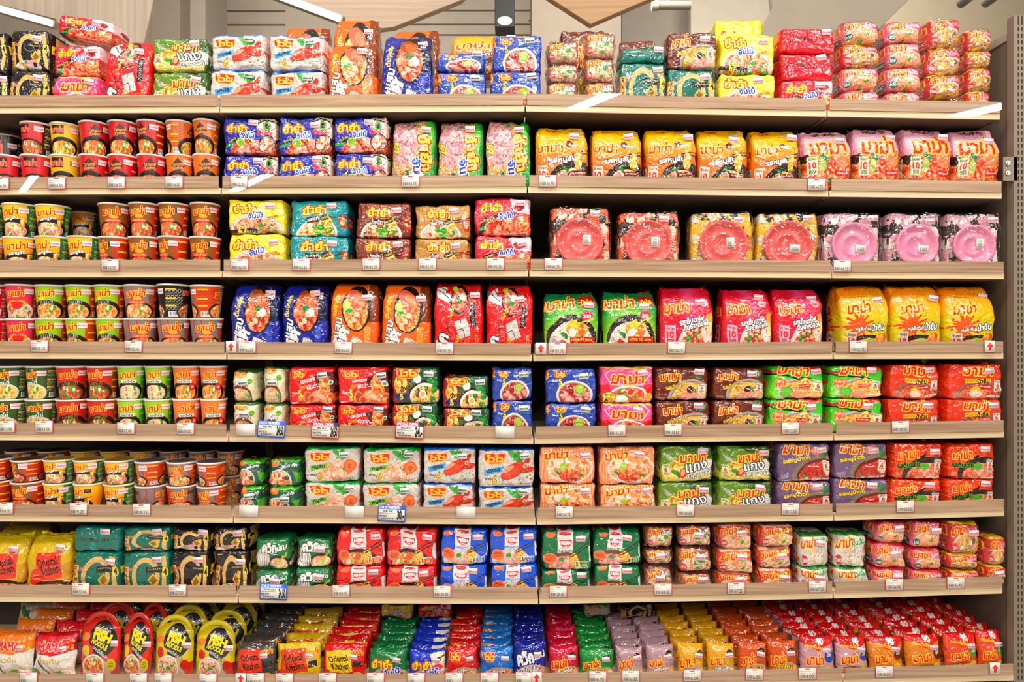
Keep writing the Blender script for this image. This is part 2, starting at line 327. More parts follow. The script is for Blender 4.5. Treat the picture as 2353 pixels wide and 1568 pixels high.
def d_yum_yellow(c):
    c.r(0, 0, 1, 1, 'f5dc1c'); c.e(.68, .22, .16, .2, 'e8c838'); c.e(.9, .36, .13, .18, 'e8c838'); c.e(.68, .22, .13, .16, 'f8e470'); c.e(.9, .36, .1, .14, 'f8e470')
    c.spk(.55, .05, 1, .5, '9a6a20', 26, .005); c.e(.5, .9, .48, .5, 'd8ccc0'); c.food(.5, .95, .43, .45, PORK + ['f0c090'], ['c87858', 'e8b898', GRN], 30)
    c.yum(.3, .27, .24); c.jum(.5, .46, .17); c.t('รสหมูสับ', .8, .52, .1, 'd8a020', '5a3a10', 2, rot=-12, bold=2)
    c.r(0, .86, .52, .97, '2a2018'); c.t('67', .26, .9, .16, 'ffd836', '2a2018', 1, bold=2); c.t('กรัม x 6 ซอง', .44, .93, .07, 'ffffff', bold=0)
design('yum_yellow', 'multipack', 'bright yellow minced pork multipack', 'bright yellow packs', d_yum_yellow, bg='f5dc1c')
def quilt(c, a, b):
    k = ((c.x * 22 + c.y * 10).astype(int) + (c.x * 22 - c.y * 10 + 40).astype(int)) % 2; c.mix(k.astype(np.float32), b)
def d_yum_four(bgc, pat, pal, label, lab2):
    def f(c):
        c.r(0, 0, 1, 1, bgc); k = (((c.x * 26 + c.y * 9).astype(int) + (c.x * 26 - c.y * 9 + 40).astype(int)) % 2 == 0) & (c.x > .16) & (c.x < .72) & (c.y < .6); c.mix(k.astype(np.float32) * .8, pat)
        c.bowl(.46, .92, .36, .42, 'ece4da', pal, [GRN, 'f0dcc8', 'd84838', LIM], 22); c.ln(.62, .5, 1, .4, .03, '1a1410'); c.ln(.64, .56, 1, .47, .03, '1a1410'); c.food(.66, .62, .08, .16, YEL)
        c.yum(.42, .27, .25); c.r(.27, .47, .5, .62, label); c.t(lab2, .385, .54, .12, 'ffffff', '902018', 1, bold=1, w=.2); c.e(.61, .5, .11, .08, '3a3020', -20); c.t('บะหมี่', .61, .5, .09, 'ffd030', rot=-20, bold=1)
        c.p([(.84, .45), (.95, .4), (.99, .8), (.88, .78)], 'c83020'); c.food(.92, .6, .04, .12, pal)
        c.lines(.08, .92, .6, .98, 1, 'ffffff')
    return f
design('yum_teal', 'multipack', 'teal quilted sukiyaki multipack', 'teal packs', d_yum_four('118f96', '2aa89c', YEL + ['f0e0d0'], '2a3a34', 'รสสุกี้'), bg='118f96')
design('yum_brown', 'multipack', 'brown beef soup multipack', 'brown soup packs', d_yum_four('7e3a20', '8c4628', BRN + ['e8d0b0'], '3a2018', 'ก๋วยเตี๋ยว'), bg='7e3a20')
design('yum_gold', 'multipack', 'tan gold chicken soup multipack', 'gold packs', d_yum_four('bd9050', 'c89c5c', CRM + ['e8a080'], '7a5020', 'ต้มข่าไก่'), bg='bd9050')
def d_yum_red(c):
    c.r(0, 0, 1, 1, 'c81638'); c.p([(.62, 0), (1, 0), (1, .45), (.7, .36)], 'f2d2d8'); c.e(.8, .25, .1, .1, 'c02030'); c.e(.77, .2, .05, .05, 'c02030'); c.e(.84, .2, .05, .05, 'c02030'); c.ln(.7, .25, .9, .25, .02, '601018')
    c.p([(.03, 1), (.16, .55), (.6, .4), (.75, .42), (.2, .75), (.16, 1)], '2a1a18')
    m = c.pm([(.14, 1), (.22, .66), (.5, .48), (1, .5), (1, 1)]); c.food(.6, .78, .42, .3, RED, [PRW, 'f0a888', 'c83020'], 26, 0, m); c.e(.84, .68, .16, .26, 'c84840'); c.food(.84, .7, .13, .22, ORN, [PRW, 'f4d8c0'], 8)
    c.yum(.3, .26, .23); c.jum(.56, .46, .16); c.p([(.06, .82), (.2, .76), (.2, .86), (.06, .9)], '389848'); c.t('ต้มยำกุ้งน้ำข้น', .2, .62, .09, 'f0c040', rot=-22, bold=1); c.t('น้ำหนักสุทธิ 67 กรัม x 6 ซอง', .68, .95, .08, 'ffffff', bold=0, w=.5)
design('yum_red', 'multipack', 'crimson multipack with painted lips', 'crimson lips packs', d_yum_red, bg='c81638')
def d_back(col, c2):
    def f(c):
        c.r(0, 0, 1, 1, col); c.r(0, .42, 1, .56, c2)
        k = (np.sin(c.x * 260) > 0) & (c.y > .42) & (c.y < .58) & (c.x > .05) & (c.x < .96); c.mix(k.astype(np.float32) * .7, '2a1014'); c.r(.38, .4, .46, .5, '20201e'); c.p([(.4, .56), (.5, .56), (.52, 1), (.36, 1)], np.clip(rgb(col) * 1.15 + .06, 0, 1))
    return f
design('red_back', 'multipack', 'red multipack turned back to front', 'plain red packs', d_back('cf1530', 'd81e38'), bg='cf1530')
design('teal_back', 'multipack', 'teal multipack showing its plain back', 'plain teal packs', d_back('0f7468', '128074'), bg='0f7468')
def d_yum_green(c):   # printed sideways
    c.r(0, 0, 1, 1, '1fa04a'); c.p([(.62, 0), (.84, 0), (.96, .3), (.8, .75), (.55, 1), (0, 1), (0, 0)], 'd8d4cc'); c.p([(.7, 0), (.9, 0), (.98, .3), (.86, .75), (.62, 1), (.5, 1), (.8, .4)], '63b83e'); c.food(.3, .4, .52, .62, YEL + PORK[1:], [], 0)
    c.food(.3, .3, .3, .42, PINKP[0:3] + ['e8b8b0'], ['d89098', 'e8b4b4', 'c87880', 'f0ccc8'], 70, 0, None, .9)
    c.e(.5, .08, .05, .03, GRN); c.e(.62, .55, .03, .02, GRN); c.p([(.06, .82), (.3, .88), (.4, 1), (.1, 1)], '4a3a30'); c.e(.3, .93, .2, .06, 'd8d0c4')
    c.yum(.78, .5, .2, 82); c.jum(.6, .78, .15, 82); c.t('67', .1, .45, .12, 'ffd836', '2a2018', 2, rot=85, bold=2); c.t('กรัม x 10 ซอง', .1, .7, .06, 'ffffff', '2a2018', 2, rot=85, bold=0, w=.36)
    c.p([(.32, .78), (.4, .77), (.48, 1), (.38, 1)], '1a7050'); c.t('รสหมูสับ', .5, .88, .08, 'ffffff', '6a3a18', 3, rot=80, bold=2)
design('yum_green', 'bag', 'green minced pork bag printed sideways', 'green sideways bags', d_yum_green, (288, 352), '1fa04a')
def ten(c, y=.82, x=.12, bgc='f0dcc8'):
    c.r(x - .1, y - .14, x + .1, y + .14, bgc); c.t('จัดชุด', x, y - .095, .05, '403028', bold=1, w=.15); c.t('10', x, y, .1, 'd02424', bold=2); c.t('ซอง', x, y + .095, .05, '303030', bold=1, w=.12)
def facts(c, x, y, n=4):
    for i in range(n): c.r(x + i * .085, y, x + i * .085 + .07, y + .06, 'ece8e4'); c.r(x + i * .085 + .015, y + .02, x + i * .085 + .055, y + .03, '777777')
def d_mama10_yel(c):
    c.grad('f2b81c', 'e8791c', .25, .62); m = c.em(.72, .96, .5, .38); c.mix(m, '35231c'); c.food(.66, .98, .36, .28, YEL + ['f0d890'], ['e8b0b0', 'd89898', 'e8c8c0', 'd84838'], 30); c.e(.4, .88, .06, .05, 'd83828')
    c.mama(.28, .36, .14, 0, .42); c.t('MAMA', .3, .06, .05, 'c8281c', bold=2); c.t('PORK', .78, .045, .04, 'f5c030', '6a3418', 2, bold=2, rot=-8); c.t('FLAVOUR', .8, .1, .04, 'ffffff', '6a3418', 2, bold=1, rot=-8)
    c.e(.62, .32, .07, .055, '6a1c14'); c.t('เส้นหอม', .68, .33, .05, 'ffffff', bold=1, w=.16); c.t('รสหมูสับ', .5, .56, .1, 'ffffff', '4a2a1c', 5, rot=-7, bold=2, w=.5)
    c.ln(.68, .47, 1, .42, .018, '1c1410'); c.ln(.7, .5, 1, .47, .018, '1c1410'); c.food(.8, .58, .08, .14, YEL); c.leaf(.56, .7, .06); c.r(.6, .74, .92, .84, '7a1c18'); c.t('มีธาตุเหล็ก', .76, .77, .035, 'ffffff', bold=1, w=.25); c.t('และวิตามินเอ', .76, .815, .03, 'ffd860', bold=1, w=.25); facts(c, .56, .9); ten(c, .78)
design('mama10_yel', 'bag', 'amber minced pork ten-pack bag', 'amber bags', d_mama10_yel, (288, 320), 'ee9a1c')
def d_mama10_tom(c):
    c.r(0, 0, 1, 1, 'eeb4c4'); m = c.pm([(0, .42), (.2, .4), (.45, .44), (1, .38), (1, 1), (0, 1)]); c.food(.5, .7, .5, .36, ORN[:3] + ['e8a878'], ['e86848', 'f0a078', 'd03020', 'f4c0a0'], 40, 0, m)
    c.p([(0, .44), (.2, .36), (.16, .46), (0, .58)], '2a2220'); c.p([(.28, .42), (.4, .4), (.5, .5), (.4, .54)], '2f7a3c'); c.p([(.4, .55), (.6, .72), (.52, .74)], 'd02c20'); c.e(.36, .6, .07, .1, 'b0c878'); c.e(.76, .54, .13, .1, 'e88860'); c.leaf(.55, .86, .09, '2a8a44', 60)
    c.t('รสต้มยำกุ้ง', .5, .06, .08, '302428', bold=2, w=.55); c.mama(.5, .28, .24, 0, .72, 'dc2418', 'f7c02e', 'f7c02e'); ten(c, .6, .16, 'd8e0c0'); c.r(0, .78, .34, .83, '9a9290'); c.t('เครื่องปรุงใหม่', .18, .8, .04, 'd82020', rot=-4, bold=1, w=.3)
    c.p([(.62, .67), (.95, .69), (.95, .77), (.62, .76)], 'c82820'); c.t('มีธาตุเหล็ก', .8, .72, .04, 'ffffff', bold=1, w=.26); c.lines(.05, .88, .36, .98, 4, 'd8d0c8'); facts(c, .6, .86); c.lines(.1, .965, .8, 1, 1, '3a2a20')
design('mama10_tom', 'bag', 'pink topped prawn ten-pack bag', 'pink topped bags', d_mama10_tom, (288, 336), 'eeb4c4')
def d_mama10_grn(c):
    c.r(0, 0, 1, 1, '118048'); g = np.clip(1.25 - np.hypot((c.x - .5) / .62, (c.y - .8) / .55), 0, 1) * 1.6; c.mix(np.clip(g, 0, 1), 'b8dc20'); c.e(.5, .78, .46, .42, '30201c'); c.food(.5, .82, .4, .35, WHT + ['f0e8d8'], ['f0ece4', 'e8e0d4'], 10)
    c.food(.6, .6, .22, .12, YEL + ['e8a030'], ['f0c040', 'e8a030'], 6); c.p([(.46, .48), (.6, .44), (.66, .56), (.5, .6)], 'f0c83c'); c.e(.7, .66, .07, .06, 'd87838'); c.e(.52, .65, .08, .065, 'f2ece4'); c.leaf(.34, .68, .07); c.e(.3, .78, .025, .025, 'd83020'); c.food(.3, .84, .1, .06, RED)
    c.mama(.3, .16, .18, -4, .54); c.p([(.64, .06), (.94, .03), (.95, .2), (.68, .24)], 'c82020'); c.t('น้ำใส', .8, .14, .1, 'ffd83c', bold=2, rot=-6); c.e(.77, .37, .095, .085, 'c8203c'); c.t('200', .77, .38, .06, 'ffffff', bold=2); c.ln(.7, .48, .86, .42, .03, 'f0c030')
    c.r(.45, .72, .93, .83, 'd02818'); c.r(.46, .73, .92, .82, 'c01c14'); c.t('บรรจุ 10 ซอง', .69, .77, .055, 'ffd83c', bold=2, w=.4); c.r(.68, .9, .76, 1, 'c83020'); c.r(.79, .9, .87, 1, 'e07830'); c.r(.9, .9, .98, 1, '2a8a48'); c.lines(.2, .92, .6, .97, 1, '404038')
design('mama10_grn', 'bag', 'green clear soup ten-pack bag', 'green ten-pack bags', d_mama10_grn, (304, 288), '118048')
def d_mama10_pink(c):
    c.r(0, 0, 1, 1, 'd01c3c'); g = np.exp(-((c.x - .55) / .16) ** 2) * np.clip(1.2 - c.y, 0, 1); c.mix(g * .6, 'f07aa8'); c.e(.75, .98, .46, .5, 'e8e0d8'); c.food(.75, 1.0, .41, .42, RED + ['f0c8b0', 'f2e4dc'], ['f0e4dc', 'd83828', GRN, 'f0d0c0', 'f0a070'], 34)
    c.p([(.86, .4), (1, .36), (1, .62), (.9, .68), (.84, .6)], 'f0a838'); c.e(.93, .62, .07, .1, 'f8e0a0'); c.leaf(.5, .9, .1, '2c8a3c', 40)
    c.mama(.3, .3, .16, -3, .44); c.lines(.1, .15, .66, .175, 1, '701020'); c.e(.82, .23, .08, .06, 'b8a8b0'); c.t('เพิ่ม', .82, .23, .05, 'd02030', bold=1); c.t('รสเย็นตาโฟ', .58, .5, .09, 'ffffff', '2a1a1a', 4, rot=-10, bold=2, w=.46); c.t('ต้มยำหม้อไฟ', .66, .57, .09, 'ffffff', '2a1a1a', 4, rot=-10, bold=2, w=.46)
    ten(c, .71, .18, 'f4b0c4'); c.lines(.1, .88, .32, .96, 4, 'f4d8dc'); facts(c, .64, .84); c.lines(.1, .965, .75, 1, 1, 'f8e0e0')
design('mama10_pink', 'bag', 'crimson pink ten-pack bag', 'crimson pink bags', d_mama10_pink, (288, 320), 'd01c3c')
def d_mama10_oy(c):
    c.grad('ee8a1a', 'f5cf18', .0, .5); c.p([(0, .42), (.3, .4), (1, .55), (1, .7), (0, .85)], 'd8c820')
    for i in range(22):
        a = i * 6.283 / 22; c.ln(.35, .62, .35 + (.2 + .06 * (i % 3)) * math.cos(a), .62 + (.16 + .05 * (i % 2)) * math.sin(a), .03, 'dc4a1c')
    c.e(.35, .62, .15, .12, 'e8641c'); c.e(.62, 1.0, .62, .26, '2c201c'); c.food(.62, 1.03, .54, .24, ORN + ['e8b0a0'], ['e8b0a0', 'f0c8b8', 'e07838'], 18); c.food(.84, .83, .16, .12, ORN, ['f0a048'], 6); c.e(.56, .84, .11, .06, 'b8cc58'); c.e(.55, .95, .2, .07, 'e8b4a4')
    c.mama(.36, .33, .16, -4, .42); c.t('MAMA', .26, .05, .04, 'c84818', bold=2); c.t('FLAVOUR', .75, .07, .04, 'ffd040', '4a2818', 2, bold=1, rot=-5); c.lines(.12, .175, .6, .2, 1, '8a5a10'); c.t('หมูสับต้มยำ', .46, .66, .07, 'ffffff', '302020', 4, bold=2, rot=-4, w=.36); c.t('น้ำข้น', .74, .62, .1, 'ffffff', '302020', 4, bold=2, rot=-4)
    ten(c, .85, .2, 'd8c8bc'); facts(c, .62, .95)
design('mama10_oy', 'bag', 'orange to yellow gradient ten-pack bag', 'orange-yellow bags', d_mama10_oy, (288, 320), 'f0a41a')
def d_quick(bgc, meat, pal, lime, name, hair):
    def f(c):
        c.r(0, 0, 1, 1, bgc); c.r(.8, 0, 1, .55, np.clip(rgb(bgc) * .55, 0, 1)); c.e(.56, .36, .3, .34, '1f1512'); c.food(.55, .4, .25, .28, pal, ['f0c8a8', 'e88058'], 12); c.e(.52, .2, .2, .1, meat, 25); c.e(.6, .24, .16, .07, np.clip(rgb(meat) * 1.25, 0, 1), 40)
        if lime: c.e(.36, .32, .08, .07, 'b0cc50'); c.e(.38, .32, .05, .045, 'd8e490'); c.e(.42, .4, .09, .03, GRN, -20)
        else: c.e(.56, .36, .07, .045, '1f7a3c', 20); c.e(.66, .42, .07, .06, 'f2e8e0')
        c.e(.58, .44, .05, .045, 'f0d0b0'); c.e(.56, .34, .1, .05, 'e8684a', 40) if lime else None
        c.t(name, .14, .33, .085, 'ffd030', None, bold=2, rot=-85, w=.36); c.t('แสบ', .17, .64, .1, 'ffffff', '141414', 2, rot=-75, bold=2); c.t('ควิก', .2, .87, .2, 'f6f0f0', '301818', 1, rot=-68, bold=3); c.ln(.28, .62, .42, 1, .03, 'f0ecec')
        c.t('60', .84, .17, .08, 'ffffff', rot=-90, bold=1); c.lines(.78, .04, .8, .5, 30, 'e8e0e0'); c.lines(.74, .62, .86, .92, 30, np.clip(rgb(bgc) * 1.3 + .35, 0, 1))
        for i in range(hair): a = i / hair; c.ln(.42 + .05 * a, .96 + .02 * a, .5 + .36 * a, .78 + .2 * a * a, .028, 'f4f0ec'); c.ln(.44 + .05 * a, .98, .52 + .36 * a, .8 + .2 * a * a, .007, '1a1414')
    return f
design('quick_blue', 'bag', 'navy blue tall bag of spicy noodles', 'navy tall bags', d_quick('1c2a8c', 'a0542c', RED, False, 'ต้มโคล้ง', 9), (272, 336), '1c2a8c')
design('quick_org', 'bag', 'orange tall bag with prawn dish', 'orange tall bags', d_quick('ee7320', 'e8745c', ORN, True, 'ต้มยำกุ้ง', 8), (272, 336), 'ee7320')
def d_quick_red(c):
    c.r(0, 0, 1, 1, 'cf1c20'); c.p([(.02, .08), (.2, .04), (.36, .2), (.3, .3), (.06, .24)], 'e8e0dc'); c.ln(.06, .1, .3, .24, .012, '302020'); c.ln(.14, .06, .32, .18, .012, '302020'); c.r(.22, .1, .3, .16, 'cf1c20')
    c.e(.52, .24, .19, .22, '1f1512', 12); c.food(.52, .25, .16, .18, RED + ['e89878'], ['f0c8b0', 'e8684a'], 8); c.e(.52, .26, .06, .05, '2a7a3c', 40); c.e(.42, .08, .06, .05, 'b8d048'); c.e(.58, .2, .05, .05, 'f0e0d4')
    c.r(.74, .3, .85, .62, '141414'); c.lines(.77, .33, .82, .6, 16, 'e8e8e8'); c.t('ต้มยำกุ้ง', .37, .42, .07, 'ffc830', rot=-65, bold=2)
    c.p([(.42, .56), (.66, .5), (.74, .74), (.5, .8)], 'd0ccc8'); c.ln(.54, .53, .62, .77, .01, '602020'); c.ln(.46, .68, .7, .62, .01, '602020'); c.e(.62, .6, .07, .06, 'e8e4e0'); c.e(.62, .6, .05, .043, 'c8c0bc')
    for q in ((.26, .56, .09), (.34, .74, .08)): c.e(q[0], q[1], q[2], q[2] * .8, 'e07878'); c.e(q[0], q[1], q[2] * .85, q[2] * .68, 'cf1c20')
    c.ln(.26, .56, .3, .7, .012, '301414'); c.ln(.3, .7, .36, .74, .012, '301414'); c.ln(.24, .66, .34, .62, .012, '301414'); c.t('ควิก', .12, .9, .16, 'f6f0f0', '301818', 3, rot=-68, bold=3); c.t('TEEN', .46, .84, .05, 'f0d020', '201010', 2, rot=-80, bold=2)
    for i in range(4): c.lines(.54 + .08 * i, .74 + .02 * i, .57 + .08 * i, 1, 22, 'f0b030')
    c.r(.84, .72, .89, .99, 'f0b030'); c.r(.852, .74, .878, .97, 'cf1c20')
design('quick_red', 'bag', 'red tall bag with bicycle print', 'red bicycle bags', d_quick_red, (272, 336), 'cf1c20')
def d_basin(a, b, c3, c4):
    def f(c):
        rs = np.random.RandomState(len(a) + ord(a[0])); c.r(0, 0, 1, 1, a)
        for i in range(190):
            x, y = rs.rand(2); s_ = .03 + .08 * rs.rand(); q = [(x + s_ * math.cos(t + rs.rand()), y + s_ * 1.2 * math.sin(t + rs.rand())) for t in (0, 1.6, 3.1, 4.7)]; c.p(q, [a, b, c3, c4, a][i % 5])
        for i in range(8): x, y = rs.rand(2); c.lines(x, y, x + .1, y + .16, 6, c4)
    return f
design('basin_org', 'basin', 'orange bagged noodles with red basin', 'red basins', d_basin('dc6428', '2a1c18', 'c84820', 'e8d8c8'), (256, 256), 'c85a28', bump=.8, rough=.2)
design('basin_yel', 'basin', 'yellow bagged noodles with red basin', 'yellow bagged basins', d_basin('e8bc28', '3a2a20', 'c88820', 'e0dcd0'), (256, 256), 'd8a828', bump=.8, rough=.2)
design('basin_pink', 'basin', 'silver bagged noodles with pink basin', 'pink basins', d_basin('d8a8b8', '30282a', '8a9060', 'ece4e4'), (256, 256), 'b09098', bump=.9, rough=.15)
def d_wai_blue(c):
    c.r(0, 0, 1, 1, '2d4ca0'); c.r(0, .1, .07, 1, '22408e'); c.wai(.035, .2, .07, .3); c.bowl(.57, .78, .36, .42, 'e4dcd8', RED[:2] + ['a84030', 'd88878'], ['e8b8b0', 'd89088', 'e0a8a0', '8a2018'], 40); c.e(.66, .6, .1, .14, '7aa83a', 25); c.e(.66, .59, .08, .11, 'b4cc50', 25)
    c.wai(.3, .19, .26, .2); c.t('รสหมูสับต้มยำ', .76, .2, .13, 'f4f0f0', None, bold=1, rot=-8, w=.4, shear=-.2); c.lines(.6, .3, .92, .34, 1, '58b890'); c.five(c and .3, .4, 5, .15)
design('wai_blue', 'multipack', 'blue five-pack with pork and lime bowl', 'blue lime packs', d_wai_blue, bg='2d4ca0')
def d_wai_red(c):
    c.r(0, 0, 1, 1, 'cc1c1c'); c.p([(.55, .25), (1, .1), (1, 1), (.7, .8)], '5a1414'); c.food(.78, .5, .12, .35, ORN, ['e89060'], 6); m = c.pm([(.28, 1), (.4, .7), (.65, .62), (1, .7), (1, 1)]); c.food(.65, .85, .36, .2, ORN[:3] + ['d87848'], ['e8a078', 'f0c0a0'], 20, 0, m)
    c.e(.4, .8, .1, .16, 'd8905c', 30); c.e(.41, .8, .07, .12, 'b84028', 30); c.e(.5, .86, .09, .1, 'd8905c', 20); c.e(.5, .86, .06, .07, 'b84028'); c.wai(.22, .2, .32, .22); c.t('รสหอยลาย', .42, .36, .1, 'ffffff', rot=-14, bold=1, w=.3); c.t('ผัดฉ่า...', .54, .5, .14, 'ffffff', rot=-12, bold=1, w=.28); c.p([(.24, .53), (.38, .47), (.4, .56), (.26, .62)], 'e08038')
    c.five(.25, .7, 5, .17); c.e(.92, .42, .05, .07, 'e8e4e0'); c.e(.92, .42, .03, .045, '3a8a50'); c.r(.06, .92, .2, .97, 'f0dcdc'); c.lines(.55, .88, .96, .97, 3, 'b8a090')
design('wai_red', 'multipack', 'red five-pack with stir-fried clams', 'red clam packs', d_wai_red, bg='cc1c1c')
def d_wai_dk(c):
    c.r(0, 0, 1, 1, '1c5a3c'); c.r(0, 0, .12, 1, '8a2018'); c.p([(.1, .2), (.4, .25), (.35, .95), (.1, .95)], '7a2818'); c.food(.2, .5, .14, .3, YEL, ['f0a048', 'e87838'], 8); c.e(.72, .82, .36, .44, '141414'); c.e(.72, .84, .33, .4, 'e8e4dc'); c.food(.72, .87, .29, .34, YEL + ['e8c078'], ['8a1c20', GRN, '2a7a3c', '8a1c20'], 22); c.e(.66, .76, .08, .12, 'f6f0e4'); c.e(.66, .76, .045, .07, 'f0b830')
    c.e(.55, .32, .09, .13, 'f0ece4'); c.leaf(.86, .4, .12, '2f9a3c', 20); c.leaf(.9, .6, .08, '2f9a3c', 80); c.wai(.34, .16, .52, .28); c.t('เข้มข้น', .32, .54, .14, '181410', 'e0c040', 2, rot=-25, bold=2, w=.3); c.e(.2, .82, .15, .11, '2030a0'); c.e(.2, .82, .13, .09, '141c50'); c.t('5', .2, .82, .16, 'ffd836', bold=3)
design('wai_dk', 'multipack', 'green and red five-pack with egg bowl', 'green egg packs', d_wai_dk, bg='1c4a34')
def d_wai_cream(c):
    c.r(0, 0, 1, 1, 'e8e4c4'); c.r(0, 0, 1, .08, '2a7a3c'); c.e(.35, .13, .3, .1, 'e87820'); c.e(.35, .13, .26, .08, 'f0b030'); c.wai(.35, .16, .46, .12); c.e(.4, .84, .5, .36, '7a4028'); c.food(.4, .85, .42, .28, CRM + BRN[2:], ['d8a078', 'e8c8a0'], 18); c.leaf(.7, .8, .12, '5ab83a', 40); c.e(.78, .32, .12, .08, '7ab030'); c.t('รสหมูสับ', .4, .44, .16, 'ffffff', '6a2418', 5, rot=3, bold=2, w=.62)
design('wai_cream', 'bundle', 'cream minced pork packets in clear wrap', 'cream packets', d_wai_cream, (256, 288), 'e8e4c4', bump=.5)
def d_mama6_pink(c):
    c.r(0, 0, 1, 1, 'ea5a92'); c.p([(.0, .5), (.16, .5), (.36, 1), (0, 1)], 'd02428'); c.p([(1, .5), (.84, .5), (.7, .8), (1, 1)], 'd02428'); o = [(.05, .22), (.22, .04), (.8, .04), (.97, .22), (.8, .5), (.22, .5)]
    c.p(o, 'f8c8d8'); c.p([(.08, .22), (.235, .065), (.785, .065), (.94, .22), (.785, .475), (.235, .475)], 'ea5a92'); c.r(0, 0, 1, .04, 'f0c030'); c.bowl(.52, .84, .36, .34, 'f0ecec', ORN[:3] + ['e8683c'], ['d83820', GRN, 'e8a878', 'f0c8a0'], 18); c.e(.38, .88, .12, .1, 'f4f0e8'); c.ln(.34, .62, .52, .86, .03, '4a9a3a'); c.ln(.5, .6, .36, .78, .02, '3a8a30')
    c.mama(.52, .28, .3, 0, .58); c.e(.16, .86, .15, .2, 'd02428'); c.e(.16, .86, .135, .18, 'f5cf3c'); c.t('จัดชุด', .16, .78, .1, '402010', bold=1, w=.18); c.t('6', .1, .93, .15, '201010', bold=2); c.t('ซอง', .2, .92, .09, 'c83020', bold=1, w=.12); c.e(.92, .84, .08, .1, 'f0c838'); c.lines(.86, .78, .98, .9, 4, 'd84830')
design('mama6_pink', 'multipack', 'bright pink six-pack with diamond panel', 'bright pink packs', d_mama6_pink, bg='ea5a92')
def d_mama6_duck(c):
    c.r(0, 0, 1, 1, '6a2a14'); c.spk(0, 0, 1, 1, '78381e', 40, .03); c.bowl(.68, .9, .44, .56, 'b0a49c', YEL + ['d8a868'], ['e0b080', 'd89868'], 10); c.food(.6, .95, .2, .12, PORK); 
    for i in range(4): c.e(.54 + .09 * i, .92 - .02 * i, .07, .2, 'd89080', 35); c.e(.55 + .09 * i, .92 - .02 * i, .045, .15, 'e8b4a4', 35)
    c.e(.66, .66, .07, .1, '4a2018'); c.ln(.62, .62, .7, .7, .02, 'f0e8e0'); c.leaf(.74, .66, .05); c.mama(.28, .26, .24, -4, .36); c.e(.84, .18, .08, .12, '1f7a48'); c.lines(.79, .12, .89, .24, 3, 'c8e8c8'); c.t('รสเป็ดพะโล้', .38, .55, .12, 'f4d040', '3a1a10', 2, rot=-14, bold=2, w=.4); c.six(.88, .62, 6, .065); c.lines(.06, .88, .2, .98, 4, 'c8b8b0'); facts(c, .64, .92)
design('mama6_duck', 'multipack', 'dark brown braised duck six-pack', 'brown duck packs', d_mama6_duck, bg='6a2a14')
def d_mama6_lime(c):
    c.r(0, 0, 1, 1, '58cc28'); c.grad('3ab82c', '8adc30', .1, .9); c.p([(0, .12), (.6, 0), (1, 0), (1, .1), (.7, .14), (0, .2)], 'c03020'); c.bowl(.58, .84, .48, .5, 'c4c0bc', ORN[1:] + YEL[2:], ['f0a070', 'e8b868', 'f4d0a0'], 18); c.ln(0, .22, .72, .4, .05, '141414'); c.ln(.36, .22, .76, .38, .035, '141414'); c.food(.66, .48, .08, .14, YEL)
    c.e(.3, .8, .12, .15, '4aa830'); c.e(.3, .8, .1, .12, '7ac850'); c.e(.52, .86, .14, .1, 'e8a088'); c.mama(.45, .1, .28, 4, .52); c.e(.18, .52, .13, .18, 'f0b070'); c.e(.18, .52, .12, .165, 'e0702c'); c.t('รสหมู', .18, .46, .11, 'f8e8d8', bold=1, w=.16); c.t('ต้มยำ', .18, .58, .11, 'f8e8d8', bold=1, w=.16)
    c.p([(.5, .54), (.76, .56), (.74, .72), (.52, .68)], 'c82820'); c.t('มีธาตุเหล็ก', .63, .6, .06, 'ffffff', bold=1, w=.2); c.t('และวิตามินเอ', .64, .67, .05, 'ffd860', bold=1, w=.2); c.six(.87, .6, 6, .07, 'e0e8c8'); c.lines(.04, .86, .2, .97, 4, 'd8e8c8'); facts(c, .7, .9, 3)
design('mama6_lime', 'multipack', 'lime green six-pack with chopsticks', 'lime green packs', d_mama6_lime, bg='4cb828')
def d_mama6_cream(c):
    c.r(0, 0, 1, 1, 'd8421c'); c.spk(0, 0, 1, 1, 'de4c24', 30, .05); c.bowl(.55, .98, .46, .48, 'a06858', RED[1:] + ['d87058'], ['e08868', 'c84830'], 14); c.e(.5, .78, .1, .13, 'f0c030'); c.e(.5, .84, .12, .09, 'f0d8c8'); c.mama(.55, .16, .28, 3, .5); c.r(.3, .42, .76, .55, 'f0c828'); c.t('รสต้มยำกุ้ง', .42, .485, .08, 'c03018', bold=1, w=.2); c.t('น้ำข้น', .63, .485, .13, '3a2010', bold=2, rot=-4, w=.2)
    c.p([(.54, .6), (.78, .6), (.8, .74), (.58, .72)], 'c02420'); c.t('มีธาตุเหล็ก', .67, .65, .06, 'ffffff', bold=1, w=.2); c.six(.89, .62, 6, .065); c.lines(.06, .8, .2, .97, 5, 'e8c8b8'); facts(c, .72, .88, 3)
design('mama6_cream', 'multipack', 'orange red creamy prawn six-pack', 'orange red packs', d_mama6_cream, bg='d8421c')
